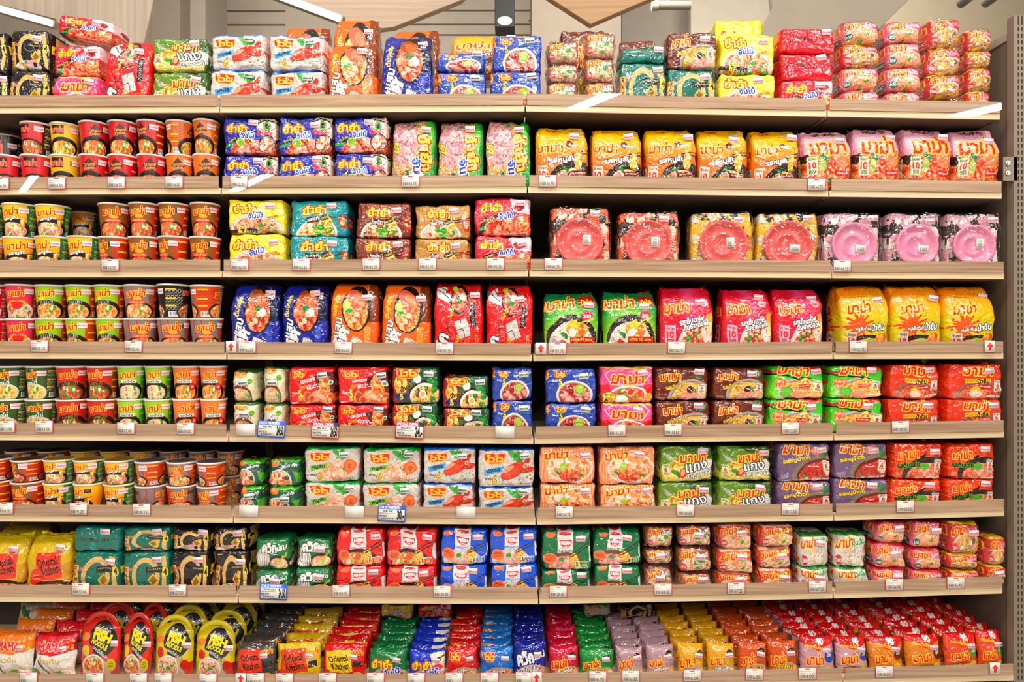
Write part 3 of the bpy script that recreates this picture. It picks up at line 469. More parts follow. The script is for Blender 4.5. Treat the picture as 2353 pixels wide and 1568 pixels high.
def d_wai_white(band, mark, what):
    def f(c):
        c.r(0, 0, 1, 1, 'd0c8c4'); c.food(.5, .5, .8, .8, ['c4b8b0', 'd4ccc8', 'dcd4d0', 'd0c8c4'], ['c8d0a8', 'e0c8b8', 'b8c890'], 30, 0, np.ones((c.h, c.w), np.float32), .6); c.r(0, 0, 1, .06, band)
        c.leaf(.6, .16, .1, '4aa844', 40); c.leaf(.72, .2, .1, '3f9a3a', 80); c.leaf(.66, .28, .06, '5ab44a', 10)
        if what == 'claw':
            c.e(.62, .56, .25, .17, 'c83a1c', -28); c.e(.56, .6, .16, .13, 'd8482a', -20); c.e(.52, .52, .12, .05, 'e8a088', -30); c.e(.86, .34, .1, .07, 'b83018', -60); c.e(.88, .54, .13, .07, 'b83018', -15); c.e(.84, .44, .05, .06, 'd0c8c4', -30); c.spk(.3, .45, 1, .9, '5a9a3a', 10, .018); c.spk(.7, .1, 1, .9, 'e0622c', 8, .016)
        else: c.food(.6, .68, .3, .28, CRM[:1] + PORK[2:] + ['f0c8b0'], ['e8b8a0', 'f0d0c0', 'd89878'], 70, 0, None, .7); c.e(.84, .55, .12, .2, 'e0703c'); c.e(.84, .55, .08, .14, 'e88850'); c.e(.84, .56, .045, .08, 'd0602c'); c.spk(.5, .3, .9, .95, '4a8a34', 8, .015)
        c.wai(.28, .27, .38, .26); c.p([(.1, .54), (.44, .44), (.4, .54), (.46, .56), (.12, .68)], mark); c.t('ปรุงรส' if what == 'claw' else 'หมูสับ', .26, .555, .12, '143018' if what != 'claw' else '102848', rot=-8, bold=2, w=.22); c.five(.28, .79, 6, .17, 'f0c020', '303030'); c.lines(.55, .88, .95, .97, 3, '6a5a50')
    return f
design('wai_pork', 'multipack', 'white six-pack with pork and carrot', 'white pork packs', d_wai_white('2aa84a', '7ab830', 'pork'), bg='cfc8c2')
design('wai_claw', 'multipack', 'white six-pack with red crab claw', 'crab claw packs', d_wai_white('2a78d0', '38a0d8', 'claw'), bg='cfc8c2')
def d_wai_green(c):
    c.r(0, 0, 1, 1, '125a44'); c.r(0, 0, 1, .1, '5ac030'); c.e(.2, .14, .16, .12, 'e87820'); c.bowl(.32, .78, .42, .42, 'e0dcd8', ORN[1:] + ['f0dcc8'], ['c83020', 'f4e8dc', 'd84838'], 22); c.e(.6, .7, .08, .09, '1a5a34'); c.t('รสต้มยำกุ้ง', .66, .27, .13, 'f0f0ec', rot=-14, bold=2, w=.5); c.p([(.8, .45), (1, .5), (1, .9), (.9, .8)], '58b030')
design('wai_green', 'bundle', 'dark green packets in clear wrap', 'dark green packets', d_wai_green, (288, 240), '125a44')
def d_mama6_sal(c):
    k = (np.sin(c.x * 120) > 0).astype(np.float32); c.r(0, 0, 1, 1, 'f0905c'); c.mix(k * .7, 'f6c8a0'); c.e(.55, .56, .42, .42, 'd8d0cc'); c.food(.55, .56, .38, .37, ORN[1:3] + ['f0b890', 'f8dcc8'], ['f0c8b0', 'e87858'], 14); c.food(.55, .76, .22, .17, RED, ['d84020', 'f0a050'], 8); c.e(.34, .4, .09, .15, 'f0d8c8'); c.e(.5, .36, .05, .08, 'f6f0ea'); c.e(.42, .52, .06, .1, 'a8cc48', 30); c.e(.62, .3, .12, .1, 'e8a060')
    c.leaf(.3, .66, .05); c.mama(.3, .17, .22, -6, .38); c.t('เส้นเล็ก', .74, .2, .12, 'f05020', 'ffe0c0', 3, rot=-16, bold=2, w=.3); c.e(.77, .78, .035, .07, '2f8a3c'); c.e(.77, .82, .025, .03, 'f0d030'); c.lines(.16, .8, .34, .88, 2, 'f0e0d8'); c.r(.2, .95, .75, 1, 'e0dcd8'); c.lines(.25, .96, .7, .99, 1, '403030')
design('mama6_sal', 'multipack', 'striped peach six-pack with prawn bowl', 'striped peach packs', d_mama6_sal, bg='f0986a')
def d_mama6_gc(c):
    c.r(0, 0, 1, 1, '6a8a24'); c.p([(.4, 0), (1, 0), (1, 1), (.86, .6), (.7, .3)], '3f5e20'); c.e(.4, .78, .4, .38, 'b8b438'); c.food(.5, .84, .44, .3, YEL[1:] + ['e0d078', 'c8c050'], ['e8dc90', 'd8c860'], 16); c.p([(.52, .5), (.9, .36), (1, .5), (.96, .7), (.6, .74)], 'd8d4cc')
    for i in range(4): c.ln(.06 + .02 * i, .18 + .06 * i, .2, .3 + .04 * i, .02, 'c8c8c0')
    c.ln(.18, .34, .3, .42, .07, 'c0c0b8'); c.food(.28, .55, .06, .22, YEL); c.leaf(.3, .72, .09, '4a9a34', 20); c.e(.42, .72, .06, .14, 'd03420', 15); c.e(.42, .7, .035, .1, 'f0b080', 15); c.mama(.6, .28, .26, -5, .46); c.t('แกง', .66, .56, .2, 'ffffff', '141414', 3, rot=-8, bold=1); c.t('เขียวหวานไก่', .72, .76, .15, 'ffffff', '141414', 3, rot=-8, bold=1, w=.5); c.six(.12, .66, 6, .065, 'dce0b8'); facts(c, .72, .92, 3); c.lines(.06, .93, .5, .99, 1, 'f0f0d8')
design('mama6_gc', 'multipack', 'olive green chicken curry six-pack', 'green curry packs', d_mama6_gc, bg='6a8a24')
def d_mama6_pur(c):
    c.r(0, 0, 1, 1, '78607e'); c.e(.86, .86, .58, .56, '8a7a6a'); c.e(.86, .88, .5, .48, '6a2018'); c.food(.86, .9, .46, .42, RED[:3] + ['a83828'], ['3f8a3a', 'e8a890', 'f0c0b0', 'c83020'], 18); c.e(.72, .18, .12, .12, 'e08070'); c.e(.7, .16, .06, .06, 'f0b0a0'); c.leaf(.86, .24, .1, '3f8a4a', 70); c.mama(.34, .1, .28, 6, .44); c.t('รสหมูน้ำตก', .34, .42, .15, 'f8d828', '5a2a10', 2, rot=-9, bold=2, w=.46)
    c.p([(.54, .56), (.8, .58), (.78, .72), (.56, .7)], 'c02420'); c.t('มีธาตุเหล็ก', .67, .62, .06, 'ffffff', bold=1, w=.2); c.six(.91, .6, 6, .065); c.lines(.06, .78, .22, .9, 4, 'd8c8dc'); facts(c, .72, .9, 3); c.lines(.06, .94, .6, .99, 1, 'e8dce8')
design('mama6_pur', 'multipack', 'purple pork soup six-pack', 'purple packs', d_mama6_pur, bg='7a5284')
def d_mama6_hot(c):
    c.r(0, 0, 1, 1, 'd02a18'); c.food(.5, .3, .6, .4, ['c82414', 'd83418', 'e86020', 'f08a28'], (), 0, 0, np.ones((c.h, c.w), np.float32) * .75); c.e(.74, .86, .54, .5, '2a1c18'); c.food(.68, .92, .4, .4, RED[1:] + ['e0a088'], ['e8b0a0', 'd89080', 'e07858'], 24); c.e(.6, .62, .12, .08, '5ab034', -10); c.leaf(.86, .5, .08, '2f7a3a', 80); c.p([(.5, .38), (.66, .24), (.7, .14), (.62, .4)], '3a1a14')
    c.mama(.3, .28, .24, -4, .38); c.t('รสต้มแซ่บ', .3, .58, .15, '1c1410', '68b030', 4, rot=-6, bold=2, w=.42); c.six(.88, .6, 6, .07, 'e8d0c8'); c.lines(.06, .82, .2, .97, 4, 'f0c8b8'); facts(c, .72, .9, 3)
design('mama6_hot', 'multipack', 'flame red spicy soup six-pack', 'flame red packs', d_mama6_hot, bg='d02a18')
def d_nissin(bgc, txt, dish, dk, sm):
    def f(c):
        c.r(0, 0, 1, 1, bgc); k = ((np.sin(c.x * 400) > .4) & (np.sin(c.y * 280) > .4)).astype(np.float32); c.mix(k * .25, np.clip(rgb(bgc) * .7, 0, 1)); c.p([(.3, 0), (.62, 0), (.62, .62), (.3, .62)], 'e6e2e0'); c.e(.46, .88, .4, .36, dk); c.food(.45, .9, .34, .28, dish, sm, 24); c.food(.64, .72, .1, .2, YEL + ['e8a040'], (), 0); c.e(.38, .72, .06, .06, '3f9a3a') if dk != '2a1c18' else c.e(.46, .74, .06, .12, 'e0603c', 30)
        c.ln(.56, .6, .96, .3, .025, '1c1410'); c.ln(.6, .64, .98, .38, .025, '1c1410'); c.p([(.33, .22), (.59, .22), (.57, .34), (.5, .42), (.42, .42), (.35, .34)], 'd01c28'); c.t('NISSIN', .46, .29, .085, 'ffffff', bold=3, w=.2); c.t('นิสชิน', .46, .38, .05, 'ffffff', bold=1, w=.1); c.t(txt, .46, .5, .09, bgc, bold=1, w=.3)
        c.e(.16, .7, .13, .15, 'f0a0a0'); c.e(.16, .7, .115, .135, 'e87838'); c.lines(.08, .62, .24, .78, 4, '8a2018'); c.r(.68, .76, .94, .93, 'ffffff'); c.r(.69, .775, .93, .915, bgc); c.t('5', .745, .845, .12, 'ffe030', bold=2); c.t('จัดชุด', .85, .81, .05, 'f0f0a0', bold=1, w=.13); c.t('ซอง', .85, .87, .05, 'f0f0a0', bold=1, w=.1); c.e(.16, .1, .1, .08, 'e88050'); c.e(.46, .06, .12, .05, 'd01c28'); c.p([(.96, .4), (1, .36), (1, .8), (.96, .76)], 'f0ecec')
    return f
design('nis_red', 'multipack', 'red five-pack with white centre stripe', 'red striped packs', d_nissin('cf2222', 'รสต้มยำกุ้งแซ่บ', ORN, '2a1c18', [PRW, 'b0cc48', 'f0d8c0']), bg='cf2222')
design('nis_blue', 'multipack', 'blue five-pack with white centre stripe', 'blue striped packs', d_nissin('1c58c4', 'รสหมูมะนาว', CRM + PINKP[1:], 'd0ccc8', ['e0b0b0', 'b8d060', 'd89898']), bg='1c58c4')
design('nis_green', 'multipack', 'green five-pack with white centre stripe', 'green striped packs', d_nissin('12744a', 'รสหมูสับ', BRN[1:] + PINKP[1:3], '7a4a34', ['e0a0a0', 'd88890', 'e8b8b0']), bg='12744a')
def d_oriental_yel(c):
    c.grad('c8b020', 'e0b030', 0, 1); c.p([(.28, .28), (.86, .24), (.84, .72), (.3, .74)], 'd84020'); c.t('Oriental', .55, .42, .15, '2a1010', rot=-10, bold=1, w=.44, shear=-.3); c.t('Kitchen', .6, .56, .15, '2a1010', rot=-10, bold=1, w=.4, shear=-.3); c.e(.26, .7, .15, .15, 'd83820'); c.lines(.18, .65, .34, .75, 2, 'f0c0a0'); c.e(.6, 1.0, .55, .26, '4a2a1c'); c.food(.6, 1.02, .5, .22, ORN, ['e87858', 'f0a080', 'd84030'], 20); c.p([(.86, .5), (1, .44), (1, .8), (.88, .8)], 'c89830')
design('ork_bag', 'bag', 'mustard yellow bag with red panel', 'mustard bags', d_oriental_yel, (288, 288), 'd0ae22')
def d_ramen(bgc, dark):
    def f(c):
        c.r(0, 0, 1, 1, bgc); c.p([(.8, .12), (.94, .1), (.95, 1), (.86, .9), (.84, .3)], 'd8b478')
        for q, w in ((.3, 'd8b478'), (.21, bgc)): c.e(.5, .56, q, q * 1.5, w)
        c.r(0, .3, .14, 1, 'dca868'); [c.t(ch, .07, .38 + .14 * i, .1, '3a2a20', bold=1, w=.06) for i, ch in enumerate('RAMEN')]; c.t('มาม่า', .21, .36, .09, 'e05030', 'f8d8b0', 2, bold=1, w=.1); c.r(.5, .34, .88, .48, '201814'); c.lines(.54, .38, .84, .44, 1, 'c8b890')
        c.p([(.66, .5), (.8, .66), (.66, .82), (.54, .66)], 'e0b030'); c.p([(.66, .55), (.75, .66), (.66, .77), (.59, .66)], '8a7030'); c.leaf(.36, .92, .12, '3f8a34' if dark else '2f7a3c', 10)
        if dark: c.food(.45, .95, .34, .2, ['4a8a38', 'e8b8b8', 'f0d8d0'], ['e8a8b0', '6ab048', 'f0e0d8', 'e88838'], 26); c.e(.56, .86, .14, .12, 'e8a8b0'); c.r(.6, .8, .68, .93, '20180c'); facts(c, .44, .93)
        else: c.e(.6, .96, .34, .14, '3a241c'); c.food(.6, .98, .28, .1, ['e8a8a8', 'f0e0d8', '6aa048'], ['e8b0b0'], 6)
        c.r(.86, .36, .98, .56, 'e8d040'); c.t('4', .92, .46, .14, '202020', bold=2)
    return f
design('ramen_teal', 'multipack', 'teal ramen four-pack', 'teal ramen packs', d_ramen('0e6e60', False), bg='0e6e60')
design('ramen_blk', 'multipack', 'black and tan ramen four-pack', 'black ramen packs', d_ramen('1e1814', True), bg='1e1814')
def d_quick_green(c):
    c.r(0, 0, 1, 1, '147a44'); c.e(.7, .82, .34, .3, '2a1c18'); c.food(.7, .84, .28, .24, ORN[1:] + CRM[2:], [LIM, 'e8a088', 'f0d8c8'], 16); c.e(.22, .66, .2, .34, 'e8e4e0')
    for i in range(7): c.ln(.08 + .045 * i, .3, .05 + .055 * i, .95, .015, '1c1c1c')
    c.t('ควิก', .42, .3, .3, 'f4f2f0', '103020', 3, rot=-6, bold=3, w=.46); c.t('แสบ', .78, .3, .14, 'f4f2f0', '103020', 2, rot=-6, bold=2); c.t('รสต้มยำ', .86, .55, .1, 'f0e030', rot=-40, bold=1, w=.22); c.ln(.1, .42, .7, .5, .02, 'f0f0f0')
design('quick_grn', 'bundle', 'green spicy packets in clear wrap', 'green wrapped packets', d_quick_green, (288, 240), '147a44')
def d_clear(bgc, top, pal, blobs, script, sc, badge, n):
    def f(c):
        c.r(0, 0, 1, 1, bgc); c.p([(0, .4), (.5, .3), (1, .34), (1, 1), (0, 1)], np.clip(rgb(bgc) * .85 + .12, 0, 1)); c.e(.55, .8, .5, .44, 'd8d0c8'); c.food(.55, .82, .45, .4, pal, blobs, 20); c.e(.7, .5, .1, .1, '4a9a3a') if n else None
        c.r(0, 0, 1, .07, top); c.mama(.3, .25, .3, -5, .48); c.t(script, .74, .26, .22, sc[0], sc[1], 3, rot=-8, bold=2, w=.38); c.e(.14, .78, .11, .14, badge); c.t('170' if n else '200', .14, .78, .1, 'ffffff', bold=1)
    return f
design('cl_brown', 'bundle', 'rice noodle packets in clear wrap', 'rice noodle packets', d_clear('a8684c', '5a2c1c', CRM[1:] + PORK[1:3], [GRN, 'e87838', 'f0d8c8', 'e0a080'], 'เส้นหมี่', ('f4f0ec', '4a2a20'), 'c83038', 1), (288, 224), '8a5440')
design('cl_red', 'bundle', 'coral glass noodle packets in clear wrap', 'coral packets', d_clear('d8402c', 'e8b8a0', ORN[2:] + CRM[1:], [GRN, 'e88868', 'f0b8a0'], 'วุ้นเส้น', ('f0e028', '3a7a28'), 'c82830', 0), (288, 224), 'd8402c')
design('cl_white', 'bundle', 'white glass noodle packets in clear wrap', 'white packets', d_clear('dcd8d0', '3a9a48', WHT + ['e8d8c0'], ['e8e0d4', 'e0b890', 'dce0c8'], 'วุ้นเส้น', ('3a9a4a', 'f4f4ec'), 'c83038', 0), (288, 256), 'd8d4cc')
design('cl_pink', 'bundle', 'pink wide noodle packets in clear wrap', 'pink packets', d_clear('e06a84', 'c82c3c', ORN[2:] + ['e89078', 'f0b8a8'], ['f0c8b0', 'e88060', '4a9a44', 'f0dcc8'], 'เส้นใหญ่', ('f4e8ec', 'c84868'), '2a6a5a', 0), (288, 224), 'd04058')
design('cl_ry', 'bundle', 'red and yellow packets in clear wrap', 'red-yellow packets', d_clear('c83030', 'e8c838', YEL[1:] + PORK[1:] + ['8a7a74'], ['f0c840', '6a5a58', 'e8e0d8', 'e87838'], 'เส้นใหญ่', ('f0b0c0', 'c83040'), 'd03844', 0), (288, 224), 'c03038')
def d_noodle_small(bgc, low, mark):
    def f(c):
        c.r(0, 0, 1, 1, bgc); c.p([(0, .42), (.5, .5), (1, .4), (1, 1), (0, 1)], low); c.spk(.05, .15, .95, .38, 'f0c040', 26, .02); c.t('MAMA', .45, .3, .18, mark, 'f8d8d0', 3, bold=2, w=.6); c.t('ข้าวต้ม', .45, .6, .12, 'c8b040', bold=1, w=.5); c.e(.75, .95, .4, .2, 'd8c8b8'); c.food(.75, .97, .34, .15, CRM, ['e8a888', GRN], 8); c.ln(.2, .62, .45, .98, .04, '303030'); c.e(.1, .86, .1, .1, '5a9a4a')
    return f
design('porr_or', 'pouch', 'orange and white rice porridge pouch', 'orange porridge pouches', d_noodle_small('e0802c', 'e4dcd4', 'c83828'), (256, 224), 'e0802c')
design('porr_rd', 'pouch', 'red and white rice porridge pouch', 'red porridge pouches', d_noodle_small('c82030', 'e6e0da', 'd83040'), (256, 224), 'c82030')
def d_porr_big(c):
    c.r(0, 0, 1, 1, 'dcd8c8'); c.e(.2, .8, .4, .4, 'd8c060'); c.food(.5, .85, .5, .25, CRM, ['e8b890', 'f0d0b0', GRN], 18); c.leaf(.2, .25, .2, '3f7a3a', 60); c.ln(.25, .2, .6, .95, .05, '3a3430'); c.t('ข้าวต้ม', .65, .2, .12, 'b89a30', bold=2, w=.5)
design('porr_big', 'pouch', 'large pale rice porridge pouch', 'pale pouches', d_porr_big, (256, 256), 'dcd8c8')
def d_fish(bgc, acc, pal, sp2):
    def f(c):
        c.r(0, 0, 1, 1, bgc); c.r(.72, .72, 1, 1, np.clip(rgb(acc) * .9, 0, 1)); c.e(.62, .32, .34, .3, '2a2624'); c.e(.3, .5, .1, .07, bgc); c.e(.45, .92, .36, .32, 'c8b8b0'); c.bowl(.4, .8, .29, .22, 'f0ece8', pal, [PRW, 'f0d0b8', GRN], 12)
        c.t('FISH', .62, .26, .16, 'e8dc28', rot=16, bold=4, w=.42); c.t('NOODLE', .56, .41, .09, 'e8dc28', rot=22, bold=3, w=.44); c.t('อิ่มกับปลา', .64, .14, .07, 'f4f0ec', rot=14, bold=1, w=.34); c.t('บะหมี่เส้นปลา', .6, .55, .07, 'f4f0ec', '2a2624', 4, rot=32, bold=1, w=.46); c.e(.2, .52, .1, .1, sp2); c.e(.84, .78, .1, .12, sp2); c.lines(.78, .72, .9, .84, 4, '6a5a20')
        c.e(.17, .26, .13, .08, 'e08a3c')
    return f
design('fish_red', 'fish', 'red die-cut fish noodle pouch', 'red fish pouches', d_fish('d0301c', 'b84858', ORN, 'd8c828'), (256, 320), 'd0301c', bump=.25)
design('fish_yel', 'fish', 'yellow die-cut fish noodle pouch', 'yellow fish pouches', d_fish('d8c420', 'c83028', PORK[1:] + CRM[2:], 'c82820'), (256, 320), 'd8c420', bump=.25)
def d_ork(bgc, pan, ink, mk):
    def f(c):
        c.r(0, 0, 1, 1, bgc); c.p([(.06, .2), (.66, .14), (.74, .78), (.1, .84)], pan); c.t('Oriental', .38, .4, .18, ink, rot=-8, bold=1, w=.46, shear=-.3); c.t('Kitchen', .44, .62, .18, ink, rot=-8, bold=1, w=.42, shear=-.3); c.mama(.82, .22, .14, -4, .26); c.e(.4, 1.02, .4, .16, '3a2018'); c.food(.4, 1.03, .36, .13, ORN, ['e87858'], 8); c.r(.74, .5, .94, .66, '2a2420'); c.e(.85, .9, .12, .1, 'd8a850'); c.e(.1, .84, .1, .12, mk)
    return f
design('ork_blk', 'pouch', 'black silver pouch with red panel', 'black red-panel pouches', d_ork('4a4644', 'd84828', '241010', 'c83820'), (288, 240), '3a3634', rough=.15)
design('ork_yel', 'pouch', 'golden yellow pouch with red panel', 'golden pouches', d_ork('d8b820', 'd05028', '241010', 'c83820'), (288, 240), 'd0a818', rough=.18)
design('ork_red', 'pouch', 'red pouch with yellow panel', 'red yellow-panel pouches', d_ork('c81c20', 'e8c828', '2a1410', 'c83820'), (288, 240), 'c01418', rough=.18)
def d_small(bgc, mk, pal, txt, tc, eye=0):
    def f(c):
        c.r(0, 0, 1, 1, bgc); c.e(.6, .96, .55, .34, 'b8a89c'); c.food(.6, .98, .48, .3, pal, ['e8b0a0', GRN, 'e88858'], 14)
        if eye: c.p([(.6, .1), (1, .08), (1, .75), (.7, .65)], 'e8dcd0'); c.e(.84, .34, .13, .12, 'f8f4ee'); c.e(.84, .34, .06, .1, '6f9a3a'); c.e(.84, .34, .03, .05, '141410'); c.ln(.68, .3, .98, .2, .035, '141414'); c.e(.82, .58, .14, .1, 'e04858')
        if mk == 'm': c.mama(.34, .5, .28, -6, .5); c.e(.8, .3, .13, .13, '2a2420'); c.lines(.72, .24, .88, .36, 2, 'c8a860')
        elif mk == 'y': c.yum(.36, .5, .26); c.jum(.62, .72, .2)
        elif mk == 'w': c.wai(.26, .3, .42, .3)
        elif mk == 'q': c.t('ควิก', .36, .45, .32, 'f2f0f4', '1a1440', 2, rot=-10, bold=3, w=.5); c.t('แสบ', .78, .36, .16, 'f0eef4', rot=-16, bold=2)
        c.t(txt, .5, .76 if mk != 'y' else .86, .13, tc, '3a1a10', 3, rot=-5, bold=2, w=.55)
        if mk == 'q':
            for i in range(8): a = i / 7; c.ln(.3, .98, .1 + .8 * a, .66 + .2 * abs(a - .5), .02, 'f0f0f4')
    return f
def small(key, noun, short, bgc, *a, **k): design(key, 'pouch', noun, short, d_small(bgc, *a), (256, 224), bgc, **k)
design('p_yg', 'pouch', 'deep green minced pork pouch', 'deep green pouches', d_small('0f7440', 'y', BRN[1:] + PINKP[:2], 'รสหมูสับ', 'ffffff'), (256, 224), '0f7440')
small('p_yb', 'royal blue pouch with painted eye', 'blue eye pouches', '2038b0', 'y', RED, 'ต้มยำกุ้ง', 'ffffff', 1)
small('p_wr', 'red stir-fried clam pouch', 'red clam pouches', 'c42018', 'w', ORN, 'ผัดฉ่า...', 'ffffff')
small('p_wb', 'sky blue pork and lime pouch', 'sky blue pouches', '2070b8', 'w', RED, 'หมูสับต้มยำ', 'ffffff')
design('p_qb', 'pouch', 'metallic navy spicy noodle pouch', 'navy pouches', d_small('1a2484', 'q', RED, 'ต้มโคล้ง', 'e0e0f0'), (256, 224), '1a2484', rough=.15)
small('p_mp', 'metallic crimson hotpot noodle pouch', 'crimson pouches', 'c01840', 'm', ORN, 'เย็นตาโฟ', 'ffffff', rough=.14)
small('p_mg', 'bright green clear soup pouch', 'bright green pouches', '128a3c', 'm', YEL, 'เส้นหมี่น้ำใส', 'ffe040')
small('p_ms', 'silver pink prawn noodle pouch', 'silver pink pouches', 'b898a0', 'm', ORN, 'รสต้มยำกุ้ง', 'ffffff', rough=.12)
small('p_my', 'yellow minced pork pouch', 'yellow pouches', 'e0a818', 'm', YEL, 'รสหมูสับ', 'ffffff')
small('p_mo', 'burnt orange creamy prawn pouch', 'orange pouches', 'c85a1c', 'm', ORN, 'น้ำข้น', 'f8d828', rough=.18)
def d_big(bgc, low, band):
    def f(c):
        c.r(0, 0, 1, 1, low); c.p([(0, 0), (1, 0), (1, .16), (.5, .36), (0, .16)], bgc); c.t('90', .6, .12, .16, 'f4f0ec', bold=3); c.t('อร่อยเต็มอิ่ม', .4, .24, .1, 'f4d030', rot=6, bold=2, w=.5); c.mama(.4, .58, .24, -4, .5); c.e(.85, .5, .13, .17, band); c.t('บิ๊ก', .85, .46, .1, 'ffffff', bold=2); c.e(.5, 1.0, .55, .2, '4a6a2c'); c.food(.5, 1.0, .5, .18, ORN, ['e8a888', GRN, 'f0c8a8'], 14); c.e(.8, .84, .1, .1, 'e0c040')
    return f
design('b_rs', 'pouch', 'red and silver jumbo noodle pouch', 'red silver pouches', d_big('c81c1c', 'c8a0a8', '2050a8'), (256, 224), 'c81c1c', rough=.15)
design('b_ry', 'pouch', 'red and amber jumbo noodle pouch', 'red amber pouches', d_big('c8201c', 'd88a28', '6a2a18'), (256, 224), 'c8201c')
design('b_ro', 'pouch', 'red and orange jumbo noodle pouch', 'red orange pouches', d_big('cc1c18', 'd8582c', '5aa038'), (256, 224), 'cc1c18')
# cups: the print goes once round the wall, seam at the back
def d_cup(bgc, back, mk, pal, opt=''):
    def f(c):
        c.r(0, 0, 1, 1, bgc)
        if 'v' in opt: k = (np.sin(c.x * 70 + 2 * NZ[1][:c.h, :c.w]) > .82) & (c.x < .68); c.mix(k.astype(np.float32) * .8, 'c83a20')
        if 'g' in opt: g = np.clip((c.y - .15) / .5, 0, 1); c.mix(g * .75, 'e8822c')
        c.r(.66, 0, .92, 1, back); c.lines(.69, .12, .88, .78, 14, np.clip(rgb(back) * .6, 0, 1) if 'd' not in opt else 'c8c8c0')
        for y in (.1, .38, .6): c.r(.69, y, .8, y + .05, 'e8c83c')
        c.bar(.72, .8, .86, .96)
        for ox in (.5, 0.0, 1.0):
            if 'k' in opt: c.e(ox, .78, .2, .34, '241a18')
            else: c.e(ox, .8, .19, .3, 'e4dcd4' if 'w' in opt else '3a2620')
            c.food(ox, .82, .165, .26, pal, [pal[-1], 'f0d0b8', 'e87858', pal[1], GRN], 30, 0, None, .32); c.e(ox + .05, .7, .016, .06, 'f4e8c8'); 
            if 'l' in opt: c.mix(c.pm([(ox - .09, .3), (ox, .08), (ox + .09, .3), (ox, .52)]), '5a1c14'); c.t('Oriental', ox, .26, .09, 'e8b868', rot=-5, bold=1, w=.13, shear=-.3); c.t('Kitchen', ox, .36, .09, 'e8b868', rot=-5, bold=1, w=.12, shear=-.3)
            elif 'b' in opt: c.r(ox - .13, .06, ox + .02, .34, '241814'); c.mama(ox - .055, .2, .16, 0, .13, 'e84830', 'f0a080', None)
            else: c.mama(ox - .02, .22, .2, -3, .19)
            c.r(ox + .09, .14, ox + .17, .27, '2a2420'); c.lines(ox + .1, .16, ox + .16, .25, 2, 'b89858')
            if 'p' in opt: c.t('รสหมูสับ', ox - .01, .45, .12, 'ffffff', '3a2418', 3, rot=-6, bold=2, w=.17); c.food(ox + .12, .6, .025, .2, YEL); c.ln(ox + .06, .48, ox + .18, .42, .02, '1c1410')
            if 'o' in opt: c.e(ox, .4, .05, .05, 'f0b030'); c.r(ox - .1, .46, ox + .08, .56, 'e0582c'); c.t('รสต้มยำกุ้ง', ox - .01, .51, .07, 'f8e0d0', bold=1, w=.15)
            if 'q' in opt: c.r(ox - .1, .4, ox + .1, .5, 'f0ece4'); c.t('รสน้ำใส', ox, .45, .07, '503020', bold=1, w=.15)
            if 'c' in opt: c.t('แกงไก่', ox, .48, .16, 'ffffff', '203018', 2, rot=-6, bold=1, w=.16)
            if 'n' in opt: c.t('น้ำข้น', ox, .5, .12, '1c1410', 'f0f0e8', 3, rot=-4, bold=2, w=.14); c.e(ox - .06, .4, .04, .05, 'f0d828')
            if 'h' in opt: c.e(ox - .045, .55, .06, .1, 'e8a030'); c.e(ox + .045, .55, .06, .1, 'e8a030'); c.e(ox, .62, .06, .1, 'd02828'); c.e(ox, .55, .07, .06, 'd02828')
            if 'r' in opt: c.e(ox + .11, .62, .045, .12, 'c82828'); c.t('210', ox + .11, .62, .07, 'ffffff', bold=2)
            if 's' in opt: c.t('ต้มแซ่บ', ox, .5, .14, '1c1410', 'd0a030', 3, rot=-4, bold=2, w=.16)
    return f
def cup(key, noun, short, bgc, *a): design(key, 'cup', noun, short, d_cup(bgc, *a), (720, 176), bgc, bump=.06, rough=.3)
cup('c_hot', 'red cup with a black logo patch', 'black-patched red cups', 'c82c34', '2a1c1c', 'm', PORK + [PRW], 'bd')
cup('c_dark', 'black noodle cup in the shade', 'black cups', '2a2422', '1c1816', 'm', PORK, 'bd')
cup('c_yel', 'yellow cup with a black logo patch', 'yellow patched cups', 'e0b428', 'd8a828', 'm', YEL, 'bk')
cup('c_okr', 'red cup with a brown diamond', 'red diamond cups', 'c02428', 'c02024', 'm', ORN, 'lk')
cup('c_oko', 'orange cup with a brown diamond', 'orange diamond cups', 'e07c24', 'dc7020', 'm', YEL + [PRW], 'lk')
cup('c_pork', 'yellow and orange pork cup', 'pork cups', 'f0c02c', '0f7a44', 'm', PINKP[:3] + YEL[2:], 'gpkd')
cup('c_tom', 'bronze cup with orange drips', 'bronze cups', '84602a', 'cc3c1c', 'm', RED[1:] + ['e89060'], 'vo')
cup('c_pnk', 'pink cup with a heart badge', 'pink heart cups', 'd8365c', 'b81c34', 'm', CRM + [GRN, 'd84838'], 'hwd')
cup('c_lim', 'lime green cup with orange seam', 'lime cups', '9cc024', 'cc5020', 'm', ORN[1:], 'nk')
cup('c_gry', 'grey cup with orange panel', 'grey orange cups', '8e8480', 'd8521c', 'm', ORN[1:] + ['f0d8b0'], 'vo')
cup('c_grn', 'dark green curry cup', 'dark green cups', '44602c', '3a5428', 'm', YEL[1:], 'cwd')
cup('c_red', 'red stew noodle cup', 'stew cups', 'c42c20', 'b84c1c', 'm', RED + [GRN], 'sk')
cup('c_lgr', 'light green clear soup cup', 'light green cups', 'a4cc40', '58b830', 'm', WHT + YEL[1:], 'qk')
cup('c_sal', 'salmon orange prawn cup', 'salmon cups', 'e88448', 'd8602c', 'm', ORN[1:], 'qrk')
def d_sticker(c2):
    def f(c): c.r(0, 0, 1, 1, 'f4e8ea'); c.r(.08, .42, .92, .68, c2); c.lines(.12, .1, .9, .26, 1, 'a8a0a4'); c.lines(.2, .48, .8, .62, 1, 'f8e8ea')
    return f
def simple_print(key, f, w=160, h=100):
    c = Cv(w, h, 'f0ece8'); f(c); return print_mat(key, c.image(key), .45, 0)
